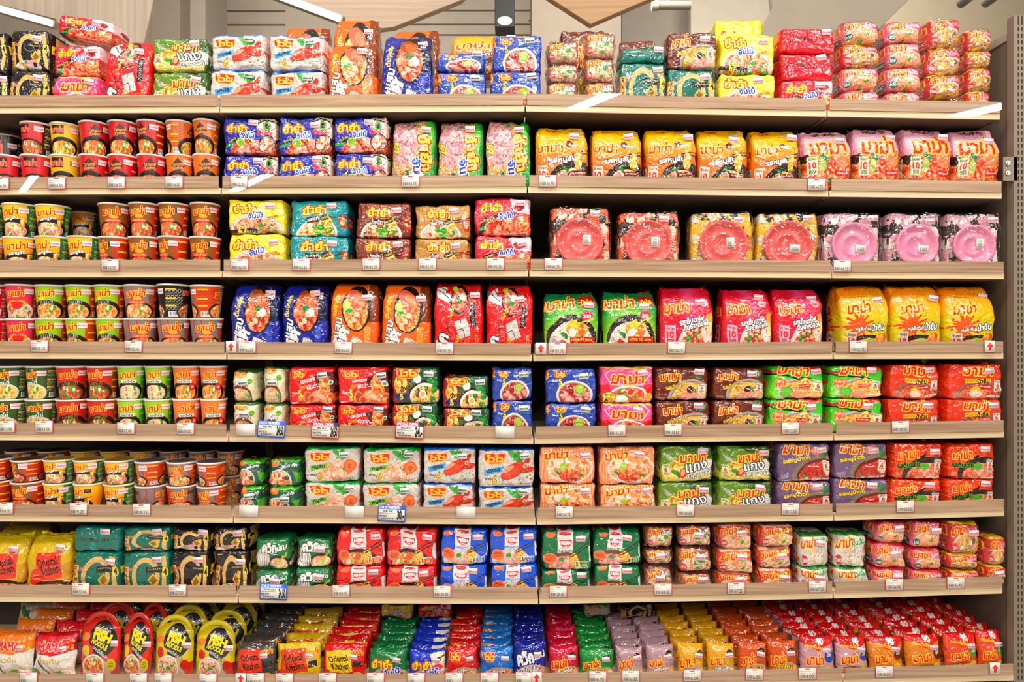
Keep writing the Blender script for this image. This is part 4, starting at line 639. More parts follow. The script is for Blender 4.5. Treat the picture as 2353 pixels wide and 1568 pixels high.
STK = simple_print('print_sticker_pink', d_sticker('e8788a'), 96, 64); STK_G = simple_print('print_sticker_green', d_sticker('2a6a4a'), 96, 64)
def d_barcode(c): c.r(0, 0, 1, 1, 'f0ece8'); c.bar(.1, .22, .9, .95); c.lines(.1, .06, .8, .18, 1, '606060')
BARC = simple_print('print_barcode', d_barcode, 120, 90)

# ------------------------------------------------------------------ pack bodies
_T = {}
def lattice(nx, ny, nz):
    if (nx, ny, nz) in _T: return _T[(nx, ny, nz)]
    def ax(n):
        t = np.linspace(-1, 1, n + 1); return np.sign(t) * (1 - (1 - np.abs(t)) ** 1.7)
    ids = {}; P = []; F = []; UV = []
    A = (ax(nx), ax(ny), ax(nz))
    def vid(i, j, k):
        q = (i, j, k)
        if q not in ids: ids[q] = len(P); P.append((A[0][i], A[1][j], A[2][k]))
        return ids[q]
    def uvof(i, j, k, face):
        x, y, z = A[0][i], A[1][j], A[2][k]; u, v = (x + 1) / 2, (z + 1) / 2; t = (y + 1) / 2
        if face == 'l': u = t * .22
        elif face == 'r': u = 1 - t * .22
        elif face == 't': v = 1 - t * .14
        elif face == 'b': v = t * .2
        elif face == 'k': u = 1 - u
        return (u, v)
    def quad(cs, face): F.append([vid(*c) for c in cs]); UV.extend(uvof(*c, face) for c in cs)
    for i in range(nx):
        for k in range(nz):
            quad([(i, 0, k), (i + 1, 0, k), (i + 1, 0, k + 1), (i, 0, k + 1)], 'f'); quad([(i + 1, ny, k), (i, ny, k), (i, ny, k + 1), (i + 1, ny, k + 1)], 'k')
    for j in range(ny):
        for k in range(nz):
            quad([(0, j + 1, k), (0, j, k), (0, j, k + 1), (0, j + 1, k + 1)], 'l'); quad([(nx, j, k), (nx, j + 1, k), (nx, j + 1, k + 1), (nx, j, k + 1)], 'r')
    for i in range(nx):
        for j in range(ny):
            quad([(i, j, nz), (i + 1, j, nz), (i + 1, j + 1, nz), (i, j + 1, nz)], 't'); quad([(i, j + 1, 0), (i + 1, j + 1, 0), (i + 1, j, 0), (i, j, 0)], 'b')
    _T[(nx, ny, nz)] = (np.array(P), np.array(F, np.int32), np.array(UV, np.float32)); return _T[(nx, ny, nz)]
def wob(P, rs, amp, fr, n=5):
    o = np.zeros_like(P)
    for i in range(n):
        k = rs.randn(3) * fr; ph = rs.rand(3) * 6.28; a = rs.randn(3) * amp / math.sqrt(n)
        s = P @ k; o += a * np.sin(s[:, None] + ph)
    return o
def body_mesh(shape, w, h, d, seed, m, res=(16, 6, 12)):
    """pack standing on z = 0, front at y = -d/2; returns mesh and its vertices"""
    rs = np.random.RandomState(seed); L, F, UV = lattice(*res); hw, hd, hh = w / 2, d / 2, h / 2
    r = min({'brick': .0105, 'bag': .015, 'bundle': .016, 'basin': .012}.get(shape, .012), hw * .6, hd * .6, hh * .6)
    q = L * np.array([hw, hd, hh]); half = np.array([hw, hd, hh]); inn = np.clip(q, -(half - r), half - r); df = q - inn; nn = np.linalg.norm(df, axis=1, keepdims=True)
    P = inn + r * df / np.maximum(nn, 1e-9); u, v = L[:, 0], L[:, 2]
    puff = {'brick': .005, 'bag': .012, 'bundle': .008, 'basin': .002}.get(shape, .006)
    P[:, 1] += np.sign(L[:, 1]) * np.abs(L[:, 1]) ** 2 * puff * (1 - u ** 2) * (1 - v ** 2)
    P[:, 0] *= 1 - .035 * (v ** 2) * (.4 + rs.rand())
    if shape == 'bag':
        t = np.clip((v - .35) / .65, 0, 1); P[:, 1] = P[:, 1] * (1 - .62 * t ** 1.3) + t ** 1.5 * d * .1; P[:, 0] *= 1 - .05 * t
    if shape in ('brick', 'bundle'):
        P[:, 2] -= (v > .5) * .006 * (1 - u ** 2) * rs.rand() * (1 - L[:, 1] ** 2)
    e_ = np.clip((np.maximum(np.abs(u), np.abs(v)) - .45) / .55, 0, 1)[:, None]; P += wob(P, rs, .0026, 34) + wob(P, rs, .0012, 90) + e_ * wob(P, rs, .0022, 130, 7)
    P[:, 0] = np.clip(P[:, 0], -hw, hw); P[:, 2] = np.clip(P[:, 2], -hh, hh) + hh; P[:, 1] = np.clip(P[:, 1], -hd - puff, hd)
    return mesh_np('pack', P, F, UV, [m]), P, L
def strip(name, w, z0, fh, y, rs, m, parent, n=22, corner=.6):
    V, F, UV = [], [], []; ph = rs.rand() * 6
    for i in range(n + 1):
        u = -1 + 2 * i / n; up = fh * ((1 - corner) + corner * abs(u) ** 2.2 * (.6 + .4 * math.sin(ph + u)))
        for k in range(4):
            t = k / 3; V.append((u * w / 2, y + .006 * math.sin(u * 9 + ph) * t + .01 * t, z0 + up * t + .002 * math.sin(u * 23 + ph) * t)); 
    for i in range(n):
        for k in range(3):
            a = i * 4 + k; F.append((a, a + 4, a + 5, a + 1))
            for (ii, kk) in ((i, k), (i + 1, k), (i + 1, k + 1), (i, k + 1)): UV.append((ii / n, 1 - .04 * kk))
    o = link(name, mesh_np(name, V, np.array(F, np.int32), UV, [m]), parent)
    s = o.modifiers.new('film', 'SOLIDIFY'); s.thickness = .0006
    return o
def sticker(parent, P, L, w, h, u, v, m, sz=(.032, .019), name='price_sticker', tilt=0., cy=.0):
    f = np.where(L[:, 1] < -.99)[0]; dx, dz = P[f, 0] - u * w / 2, P[f, 2] - v * h
    near = f[(np.abs(dx) < sz[0] * .75) & (np.abs(dz) < sz[1] * .9)]
    if len(near) == 0: near = f[np.argsort(dx ** 2 + dz ** 2)[:3]]
    i = near[0]; y = P[near, 1].min() - .0012 + cy
    a, b = sz[0] / 2, sz[1] / 2; t = .0006
    V = [(-a, 0, -b), (a, 0, -b), (a, 0, b), (-a, 0, b), (-a, t, -b), (a, t, -b), (a, t, b), (-a, t, b)]
    F = np.array([(0, 1, 2, 3), (5, 4, 7, 6), (4, 0, 3, 7), (1, 5, 6, 2), (3, 2, 6, 7), (4, 5, 1, 0)], np.int32)
    uv = [(0, 0), (1, 0), (1, 1), (0, 1)] * 1 + [(.5, .99)] * 20
    return link(name, mesh_np(name, V, F, uv, [m], smooth=False), parent, (u * w / 2, y, v * h), (0, tilt, 0))
def film_part(parent, w, h, d, seed, flare=.012):
    rs = np.random.RandomState(seed + 99); L, F, UV = lattice(18, 6, 12); e = .0035
    half = np.array([w / 2 + e, d / 2 + e, h / 2 + e * .4]); r = .02; q = L * half; inn = np.clip(q, -(half - r), half - r); df = q - inn
    P = inn + r * df / np.maximum(np.linalg.norm(df, axis=1, keepdims=True), 1e-9)
    u = np.abs(L[:, 0]); k = np.clip((u - .8) / .2, 0, 1)
    P[:, 0] += np.sign(L[:, 0]) * k * flare * (.5 + .5 * np.sin(L[:, 2] * 7 + rs.rand() * 6)); P[:, 1] *= 1 - .3 * k
    P += wob(P, rs, .0022, 60) + wob(P, rs, .0014, 140); P[:, 1] = np.minimum(P[:, 1], d / 2 + e); P[:, 2] = np.maximum(P[:, 2] + h / 2, .0004)
    return link('film_wrap', mesh_np('film_wrap', P, F, UV, [FILM]), parent)
def lathe(name, prof, m, parent=None, k=40, uv=False, axis='z', loc=(0, 0, 0), rot=(0, 0, 0)):
    V, F, UV = [], [], []; n = len(prof)
    for i in range(k):
        a = 2 * math.pi * i / k
        for r, z in prof: V.append((r * math.sin(a), -r * math.cos(a), z) if axis == 'z' else (r * math.sin(a), z, -r * math.cos(a)))
    for i in range(k):
        j = (i + 1) % k
        for q in range(n - 1):
            F.append((i * n + q, j * n + q, j * n + q + 1, i * n + q + 1))
            for (ii, qq) in ((i, q), (i + 1, q), (i + 1, q + 1), (i, q + 1)): UV.append((.5 + ii / k, (prof[qq][1] - prof[0][1]) / (prof[-1][1] - prof[0][1] + 1e-9)))
    return link(name, mesh_np(name, V, np.array(F, np.int32), UV, [m]), parent, loc, rot)

# ------------------------------------------------------------------ shelves: measured along the run, each bay a thing of its own
YX = [-480, 20, 500, 1200, 1900, 2300]
YB = {1: [263, 262, 259, 256, 268, 275], 2: [450, 450, 446, 443, 452, 457], 3: [639, 638.5, 637, 635.5, 639.5, 642], 4: [822, 823.5, 826, 830, 825.5, 825],
      5: [1006, 1009, 1015.5, 1021, 1012.5, 1006], 6: [1194, 1196.5, 1202, 1207, 1198, 1187], 7: [1379, 1381.6, 1386, 1390, 1377, 1365], 8: [1586, 1588, 1590, 1588, 1577, 1565]}
DV = {1: [504, 1207, 1901, 2298], 2: [508, 1212, 1905, 2302], 3: [511, 1215, 1911, 2307], 4: [521, 1224, 1915, 2306], 5: [525, 1227, 1916, 2307], 6: [536, 1232, 1916, 2307], 7: [547, 1238, 1915, 2303], 8: [550, 1242, 1937, 2329]}
ORD = ['', 'top', 'second', 'third', 'fourth', 'fifth', 'sixth', 'seventh', 'bottom']
BT, RAIL = .020, .037
def zbot(row, px): return ZC - (np.interp(px, YX, YB[row]) - 784) / 700.0
def ztop(row, px): return zbot(row, px) + BT
SDEP = .46
board_m = wood('shelf_wood', 'dcc09a', 'f0dab6', 1.0, .42); rail_m = wood('rail_wood', 'a08068', 'c8a88e', 1.0, .38)
brk_m = mat('bracket_steel', '5a5048', .5, .3); back_m = mat('back_panel', '40362c', .6)
for row in range(1, 9):
    xs = [-480] + DV[row]
    for b in range(4):
        xl, xr = X(xs[b] + (1.6 if b else 0)), X(xs[b + 1] - (1.6 if b < 3 else 0)); pl, pr = xs[b], xs[b + 1]
        zl, zr = zbot(row, pl), zbot(row, pr)
        if b == 0: zl = zbot(row, 20)
        m = MB(); m.bar(xl, xr, 0, SDEP, zl, zl + BT, zr, zr + BT); o = m.build('shelf', board_m, None, bevel=.0012)
        tag(o, f'{["cup-side end", "second", "third", "short end"][b]} bay of the {ORD[row]} shelf, a pale wooden board', 'shelf', 'pale wooden shelf boards')
        e = .004 if b < 3 else .004
        m = MB(); m.bar(xl + e, xr - e, -.004, -.0005, zl - .0 + BT, zl + BT + RAIL, zr + BT, zr + BT + RAIL); r = m.build('price_rail', rail_m); tag(r, f'{["cup-side end", "second", "third", "short end"][b]} bay brown wood-look price strip on the {ORD[row]} shelf front', 'shelf strip', 'price strips along the shelf fronts')
        m = MB(); m.bar(xl + .001, xr - .001, -.0075, -.0055, zl + BT * .3, zl + BT + RAIL + .0035, zr + BT * .3, zr + BT + RAIL + .0035); g = m.build('price_guard', ACRYL, r); g['label'] = 'clear acrylic strip'
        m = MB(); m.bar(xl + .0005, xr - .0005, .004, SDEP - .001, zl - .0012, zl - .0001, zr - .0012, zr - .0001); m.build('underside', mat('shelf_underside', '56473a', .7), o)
        for xx in (xl + .004, xr - .010):
            zz = (zl if xx < (xl + xr) / 2 else zr) - .0013; m = MB(); n = len(m.v)
            m.v += [(xx, .03, zz), (xx, SDEP, zz), (xx, SDEP, zz - .006), (xx, .03, zz - .003)]; m.v += [(x + .006, y, z) for x, y, z in m.v[n:n + 4]]
            m.f += [(0, 1, 2, 3), (7, 6, 5, 4), (0, 4, 5, 1), (1, 5, 6, 2), (2, 6, 7, 3), (3, 7, 4, 0)]; m.build('bracket', brk_m, o)
# back panels and slotted posts of the gondola
xs = [X(-480), X(507), X(1215), X(1908), X(2330)]
for b in range(4):
    m = MB(); m.box(xs[b] + .012, xs[b + 1] - .012, SDEP + .004, SDEP + .022, .02, 2.12); o = m.build('back_panel', back_m); tag(o, f'dark brown back panel behind the {["cup-side end", "second", "third", "short end"][b]} bay of shelves', 'panel', 'gondola back panels')
def slotted(name, cx, y0, wd, dp, z0, z1, step, label):
    root = MB(); root.box(cx - wd / 2 + .002, cx + wd / 2 - .002, y0 + .003, y0 + dp, z0, z1); dark = mat('slot_dark', '1c1814', .8); o = root.build(name, dark)
    tag(o, label, 'post'); f = MB(); hw = .0042; cols = [cx - wd / 2 + .0145, cx - wd / 2 + .0265]; n = int((z1 - z0) / step)
    xsx = [cx - wd / 2, cols[0] - hw / 2, cols[0] + hw / 2, cols[1] - hw / 2, cols[1] + hw / 2, cx + wd / 2]
    for a in (0, 2, 4): f.box(xsx[a], xsx[a + 1], y0, y0 + .003, z0, z1)
    for i in range(n):
        z = z0 + i * step
        for a in (1, 3): f.box(xsx[a], xsx[a + 1], y0, y0 + .003, z, z + step * .36)
    f.box(cx - wd / 2, cx - wd / 2 + .002, y0 + .003, y0 + dp, z0, z1); f.box(cx + wd / 2 - .002, cx + wd / 2, y0 + .003, y0 + dp, z0, z1)
    s = f.build('slotted_face', mat('post_paint', '8a7a6a', .5), o); s['label'] = 'taupe face with two columns of slots'; return o
slotted('slotted_post', X(2330) + .034, .0, .068, .03, .0, 2.34, .0213, 'tall taupe steel post with two columns of slots at the short end')
for b in range(1, 4): slotted('shelf_upright', xs[b], SDEP - .03, .03, .03, .02, 2.1, .05, f'slim slotted upright behind the {["", "first", "second", "third"][b]} gap between shelf bays')
m = MB(); m.box(X(2330) + .002, X(2330) + .018, .034, SDEP + .1, .0, 2.27); ep = m.build('end_panel', mat('end_panel_paint', '6c5e50', .55)); tag(ep, 'grey brown end panel closing the short end of the shelves', 'panel')
m = MB(); m.box(X(2330) - .004, X(2330) + .02, .034, SDEP + .12, 2.27, 2.295); m.build('top_rail', mat('rail_paint', 'b0a294', .4), ep)
pb = MB(); pb.box(X(2306), X(2330) + .012, .0, .004, Z(416), Z(360)); br = pb.build('fixing_plate', mat('plate_paint', '8c7c6a', .5), bevel=.001); tag(br, 'small taupe fixing plate with two screws beside the pink bags', 'bracket')
for py in (375, 398): s_ = MB(); s_.cyl((X(2315), -.004, Z(py)), .0075, .004, 'y', 14); s_.cyl((X(2315), -.007, Z(py)), .0035, .003, 'y', 8); s_.build('screw', STEEL, br, smooth=False)

# ------------------------------------------------------------------ goods
SEED = [100]; TAKEN = []
CAT = dict(brick='noodle pack', bag='noodle bag', bundle='noodle pack', basin='noodle pack', cup='noodle cup', pouch='noodle pouch', fish='noodle pouch')
NAME = dict(brick='noodle_multipack', bag='noodle_bag', bundle='noodle_bundle', basin='basin_pack', cup='noodle_cup', pouch='noodle_pouch', fish='handled_pouch')
GRP = dict(brick='noodle multipacks', bag='ten-pack noodle bags', bundle='clear-wrapped noodle packets', basin='noodle packs with basins', cup='noodle cups', pouch='noodle pouches', fish='fish noodle pouches')
CUPS = {}
def cup_proto(key, w, h):
    """tapered paper cup: wall, rolled white rim, foil lid, sticker"""
    d = DS[key]; R = w / 2; r0 = R * .76
    o = lathe('noodle_cup', [(r0 * .96, .0), (r0, .004), (r0 + (R * .955 - r0) * .5, h * .5), (R * .955, h - .004)], d['mat'], None, 44)
    lathe('base', [(0.0005, .004), (r0 * .9, .004), (r0 * .96, .0)], WHITE, o, 32)
    rm = lathe('rim', [(R * .93, h - .006), (R * .965, h - .0065), (R, h - .004), (R * 1.005, h - .0015), (R * .98, h), (R * .93, h - .0005)], mat('cup_rim', 'efe9e0', .4), o, 44)
    lathe('lid', [(0.0005, h - .0012), (R * .5, h - .001), (R * .94, h - .0005)], foil('lid_' + key, '%02x%02x%02x' % tuple(int(x * 255 * .75) for x in rgb(d['side'])), .3), o, 40)
    a, b = .030, .017; V, F, UV = [], [], []; sx = random.uniform(.7, 1.0)
    for i in range(7):
        an = sx + (i / 6 - .5) * a / R
        for zz in (h * .86 - b, h * .86):
            rr = r0 + (R * .955 - r0) * (zz / h) + .0008; V.append((rr * math.sin(an), -rr * math.cos(an), zz))
    for i in range(6):
        F.append((2 * i, 2 * i + 2, 2 * i + 3, 2 * i + 1)); UV += [(i / 6, 0), ((i + 1) / 6, 0), ((i + 1) / 6, 1), (i / 6, 1)]
    link('price_sticker', mesh_np('price_sticker', V, np.array(F, np.int32), UV, [STK]), o)
    return o
def dup(o):
    c = o.copy(); COL.objects.link(c)
    for ch in o.children: e = ch.copy(); COL.objects.link(e); e.parent = c
    return c
def make_cup(key, cx, y, z, w, h, rz):
    hq = round(h, 3); k = (key, hq)
    if k not in CUPS: CUPS[k] = cup_proto(key, w, h); o = CUPS[k]
    else: o = dup(CUPS[k])
    o.location = (cx, y, z); o.rotation_euler = (0, 0, rz); return o
def make_pack(key, cx, yf, z, w, h, dep, yaw=0., roll=0., lean=0., seal=True, stk=True, room=.02):
    d = DS[key]; kind = d['kind'] if d['kind'] != 'multipack' else 'brick'; SEED[0] += 1; sd = SEED[0]; rs = np.random.RandomState(sd)
    inset = .005 if kind in ('bundle',) else 0.
    me, P, L = body_mesh(kind, w - 2 * inset, h - .0015, dep - 2 * inset, sd, d['mat'])
    o = link(NAME[kind], me, None, (cx, yf + dep / 2, z), (lean, roll, yaw))
    if kind == 'bundle': film_part(o, w - 2 * inset - .004, h - .002, dep - 2 * inset, sd, .004)
    if seal and kind in ('brick', 'bag'):
        if kind == 'brick': strip('seal', w * .93, h - .008, min(random.uniform(.012, .02), room), dep * random.uniform(-.1, .25), rs, d['mat'], o, corner=.75)
        else: strip('seal', w * .88, h - .006, min(.018, room), dep * .1, rs, d['mat'], o, corner=.8)
    if kind == 'basin':
        R = min(w * .39, h * .42); bm = mat('basin_pink', 'f090b8', .3) if 'pink' in key else mat('basin_red', 'ea5450', .32)
        f = -dep / 2 - .004; prof = [(.0004, f - .002), (R * .4, f - .002), (R * .42, f - .004), (R * .46, f - .002), (R * .74, f - .002), (R * .82, f - .005), (R * .9, f - .013), (R, f - .015), (R * 1.02, f - .008), (R * .96, f + .002), (.0004, f + .003)]
        bs = lathe('basin', prof, bm, o, 48, axis='y', loc=(random.uniform(-.005, .004), 0, h * .46)); bs['label'] = 'round pink plastic basin' if 'pink' in key else 'round red plastic basin'
        up = random.random() < .35; sticker(bs, np.array([[0, f - .0035, 0]]), np.array([[0, -1, 0]]), 1, 1, .06, 0, BARC, (.034, .027), 'barcode_sticker', math.radians(90 if up else 4))
        bs.children[0].location = (.024, f - .0045, -.012 if not up else .006)
        fl = film_part(o, w, h - .002, dep + .03, sd, .001); fl.location = (0, -.008, 0)
    if stk:
        if kind == 'basin': sticker(o, P, L, w, h, random.uniform(.45, .7), random.uniform(.84, .9), STK, cy=-.017)
        else: sticker(o, P, L, w, h, random.uniform(.1, .5) if key == 'yum_blue' else random.uniform(.4, .7) if kind != 'bundle' else random.uniform(.15, .42) * (w > .1), random.uniform(.76, .86) if kind != 'bundle' else random.uniform(.55, .75), STK_G if key.startswith('wai') else STK, cy=-.006 if kind == 'bundle' else 0., tilt=random.uniform(-.15, .15))
    return o, kind
def put(row, key, kind, o, i=0, n=1, col=None, extra=''):
    """remember what was built so that its label can be written once its neighbours are known"""
    TAKEN.append(dict(row=row, key=key, kind=kind, o=o, i=i, n=n, col=col, extra=extra)); return o
COLS = {r: [] for r in range(1, 9)}
def column(row, keys, x0, x1, tops, dep=None, dy=0., yaw=None, roll=0., base=None, extra='', stk=True, lean=0., yf=None, rz=None, seal=True):
    """a stack standing on shelf ROW; tops are the upper edges of its packs in the photo, highest first"""
    if isinstance(keys, str): keys = [keys] * len(tops)
    px = (x0 + x1) / 2; kind = DS[keys[0]]['kind']; cupk = kind == 'cup'
    y0 = (.016 if yf is None else yf) + dy
    zs = ztop(row, px) + .0008 if base is None else Z(base, y0)
    col = dict(row=row, key=keys[-1], px=px, dy=dy, extra=extra); COLS[row].append(col)
    zt = [Z(t, y0 + (.0 if not cupk else .02)) for t in tops] + [zs]
    zt[0] = min(zt[0], zbot(row - 1, px) - .009) if row > 1 else zt[0]; n = len(tops); W = (x1 - x0) / FPX * (D + y0)
    for i in reversed(range(n)):
        z, h = zt[i + 1], zt[i] - zt[i + 1]
        if cupk:
            Wc = (x1 - x0 + 1.6) / FPX * (D + y0 + .045) * .97; hc = {1: .104}.get(0, h)
            if i < n - 1: hc = h
            o = make_cup(keys[i], X(px, y0 + .047), y0 + .047, z, Wc, round(hc - .0008, 3), random.uniform(-.15, .15) + .22 + (rz[i] if rz else 0)); put(row, keys[i], 'cup', o, i, n, col, extra)
        else:
            k = DS[keys[i]]['kind']; dp = dep or dict(multipack=.12, bag=.11, bundle=.1, basin=.09).get(k, .1)
            jit = random.uniform(0, .006); yw = random.uniform(-.05, .05) if yaw is None else yaw
            o, kd = make_pack(keys[i], X(px, y0), y0 + jit + abs(math.sin(yw)) * W * .5, z, (W - .0055) , h, dp, yw, roll if roll else random.uniform(-.008, .008), lean, seal and (i == 0), stk and not (k == 'bundle' and (row == 1 or random.random() < .45)), room=.02 if row == 1 else max(.004, zbot(row - 1, px) - zt[0] - .002))
            put(row, keys[i], kd, o, i, n, col, extra)
    return col
C = column
# top shelf
C(1, 'ramen_blk', -70, 16, [70, 166]); C(1, 'ramen_blk', 18, 114, [66, 160])
C(1, ['yum_red', 'mama6_pink'], 118, 226, [101, 172]); C(1, 'yum_red', 124, 256, [38], base=88, roll=.19, dep=.1, dy=.02, extra='lying tilted on top', yaw=0)
C(1, 'quick_red', 236, 342, [82], roll=.03); C(1, 'mama6_gc', 347, 478, [85, 163]); C(1, 'wai_claw', 480, 610, [76, 158]); C(1, 'wai_claw', 614, 746, [76, 160])
C(1, 'quick_org', 645, 752, [48], dy=.16, extra='peeking out behind'); C(1, 'quick_org', 762, 870, [30], dy=.16, extra='tallest one behind')
C(1, 'quick_org', 749, 868, [86]); C(1, 'quick_blue', 874, 994, [68]); C(1, 'quick_org', 895, 1010, [54], dy=.17, extra='behind the navy bag')
C(1, 'wai_blue', 1000, 1117, [116, 163]); C(1, 'wai_blue', 1126, 1246, [78, 162]); C(1, 'mama10_yel', 1034, 1222, [63], dy=.16, base=175, dep=.12, extra='lying behind the blue packs')
C(1, 'cl_brown', 1253, 1334, [88, 140, 183]); C(1, 'cl_brown', 1340, 1420, [68, 128, 184]); C(1, 'mama6_duck', 1285, 1395, [66], dy=.14, extra='half hidden behind the wrapped packets', stk=False)
C(1, ['teal_back', 'ramen_teal'], 1424, 1534, [108, 142], extra=''); C(1, 'mama6_duck', 1424, 1510, [91], dy=.14, extra='low behind the teal packs', stk=False)
C(1, ['mama6_duck', 'ramen_teal'], 1532, 1648, [74, 156]); C(1, 'yum_yellow', 1652, 1784, [72, 168]); C(1, 'yum_yellow', 1640, 1755, [42], dy=.15, extra='standing tall behind', stk=False)
C(1, ['red_back', 'red_back', 'yum_red'], 1792, 1920, [63, 121, 182])
C(1, ['cl_pink', 'cl_ry', 'cl_pink', 'cl_pink'], 1934, 2032, [42, 95, 148, 203], roll=-.03); C(1, 'cl_pink', 2036, 2128, [46, 94, 151, 205]); C(1, 'cl_ry', 2132, 2218, [38, 104, 166, 222]); C(1, 'cl_ry', 2222, 2290, [62, 111, 150, 204], dy=.02)
# second shelf
for x0, x1, kk, tp, rz in [(-14, 48, ['c_hot'], [356], [.3]), (52, 118, ['c_hot'] * 2, [281, 356], [-.1, .2]), (119, 184, ['c_yel'] * 2, [283, 356], [0, .1]), (185, 250, ['c_okr'] * 2, [279, 356], [.4, .1]), (251, 315, ['c_okr'] * 2, [278, 356], [.1, -.3]),
                       (317, 380, ['c_okr'] * 2, [277, 355], [-.5, .2]), (383, 443, ['c_oko'] * 2, [277, 355], [-1.7, 0]), (445, 504, ['c_oko'] * 2, [274, 354], [-.4, .3])]: C(2, kk, x0, x1, tp, rz=rz)
C(2, 'c_dark', -10, 46, [308], dy=.1, extra='standing back in the shade', rz=[0])
for x0, x1, tp in ((509, 635, [264, 354]), (637, 763, [264, 354]), (766, 893, [260, 350])): C(2, 'yum_blue', x0, x1, tp)
for x0, x1, t in ((898, 1003, 264), (1005, 1112, 266), (1114, 1221, 267)): C(2, 'yum_green', x0, x1, [t])
for x0, x1, t in ((1230, 1354, 283), (1357, 1479, 288), (1483, 1603, 288), (1606, 1723, 287), (1730, 1841, 290)): C(2, 'mama10_yel', x0, x1, [t])
for x0, x1, t in ((1846, 1960, 293), (1966, 2074, 286), (2082, 2192, 286), (2197, 2304, 288)): C(2, 'mama10_tom', x0, x1, [t])
# third shelf
for x0, x1, kk, tp, rz in [(-62, 8, ['c_pork'] * 2, [469, 545], [.2, .4]), (11, 84, ['c_pork'] * 2, [468, 545], [-.25, .1]), (86, 158, ['c_pork'] * 2, [471, 543], [.15, -.2]), (151, 228, ['c_pork'], [543], [-.2]),
                       (229, 298, ['c_tom'] * 2, [467, 544], [.35, -.6]), (299, 365, ['c_tom'] * 2, [466, 544], [0, 0]), (366, 435, ['c_tom'] * 2, [467, 543], [-.1, -.6]), (437, 506, ['c_tom'] * 2, [466, 544], [0, -.1])]:
    C(3, kk, x0 if x0 != 151 else 163, x1, tp, rz=rz)
C(3, 'c_pork', 166, 222, [486, 548], dy=.12, extra='standing back in the shade', rz=[0, 0])
for k, x0, x1, tp in (('yum_yellow', 522, 656, [457, 537]), ('yum_teal', 664, 800, [459, 542]), ('yum_brown', 814, 944, [464, 546]), ('yum_gold', 952, 1082, [468, 548]), ('yum_red', 1088, 1222, [454, 541])): C(3, k, x0, x1, tp)
for k, x0, x1, t in (('basin_org', 1264, 1404, 476), ('basin_org', 1422, 1564, 486), ('basin_yel', 1590, 1734, 487), ('basin_yel', 1740, 1884, 489), ('basin_pink', 1892, 2028, 489), ('basin_pink', 2038, 2166, 489), ('basin_pink', 2174, 2298, 490)): C(3, k, x0, x1, [t], yf=.03)
# fourth shelf
for x0, x1, kk, tp, rz in [(-52, 16, ['c_pnk'] * 2, [653, 732], [0, 0]), (19, 84, ['c_pnk'] * 2, [653, 732], [0, 0]), (85, 153, ['c_lim'] * 2, [654, 731], [.1, .1]), (155, 222, ['c_lim'] * 2, [654, 731], [-.2, -.3]), (223, 284, ['c_lim'] * 2, [654, 731], [-.05, -.1]),
                       (286, 361, ['c_gry'] * 2, [654, 731], [0, .4]), (363, 436, ['c_dark', 'c_gry'], [653, 731], [-1.4, .1]), (438, 512, ['c_gry'] * 2, [655, 731], [-1.6, .1])]: C(4, kk, x0, x1, tp, rz=rz)
for k, x0, x1, t in (('quick_blue', 526, 642, 650), ('quick_blue', 645, 752, 650), ('quick_org', 755, 870, 648), ('quick_org', 874, 990, 652), ('quick_red', 993, 1110, 648), ('quick_red', 1114, 1226, 652)): C(4, k, x0, x1, [t])
for k, x0, x1, t in (('mama10_grn', 1248, 1378, 672), ('mama10_grn', 1384, 1513, 670), ('mama10_pink', 1518, 1643, 658), ('mama10_pink', 1660, 1776, 662), ('mama10_pink', 1779, 1897, 662), ('mama10_oy', 1930, 2048, 653), ('mama10_oy', 2050, 2168, 653), ('mama10_oy', 2171, 2292, 655)): C(4, k, x0, x1, [t])
C(4, 'mama6_duck', 1898, 1970, [668, 742], dy=.13, extra='in the dark gap behind the orange bags', stk=False)
# fifth shelf
for x0, x1, kk, rz in [(-6, 60, ['c_grn'] * 2, [-.25, -.25]), (63, 130, ['c_grn'] * 2, [-.35, .1]), (133, 202, ['c_red'] * 2, [0, .1]), (204, 270, ['c_red'] * 2, [-.3, .1]), (272, 332, ['c_lgr'] * 2, [.1, -.1]), (334, 396, ['c_lgr'] * 2, [-.1, .1]), (399, 460, ['c_sal'] * 2, [.1, .15]), (462, 521, ['c_sal'] * 2, [0, .1])]: C(5, kk, x0, x1, [841, 917], rz=rz)
C(5, 'wai_cream', 527, 592, [848, 925]); C(5, 'wai_cream', 596, 657, [842, 928])
for k, x0, x1, tp in (('wai_red', 660, 769, [843, 930]), ('wai_red', 772, 894, [843, 930]), ('wai_dk', 899, 1010, [843, 927]), ('wai_dk', 1014, 1124, [864, 938]), ('wai_blue', 1128, 1224, [843, 921]), ('wai_blue', 1252, 1372, [846, 926]), ('mama6_pink', 1378, 1503, [842, 926]),
                      ('mama6_duck', 1507, 1632, [843, 921]), ('mama6_duck', 1636, 1760, [845, 919]), ('mama6_lime', 1768, 1897, [841, 918]), ('mama6_lime', 1905, 2031, [841, 916]), ('mama6_cream', 2042, 2164, [838, 917]), ('mama6_cream', 2176, 2308, [836, 918])): C(5, k, x0, x1, tp)
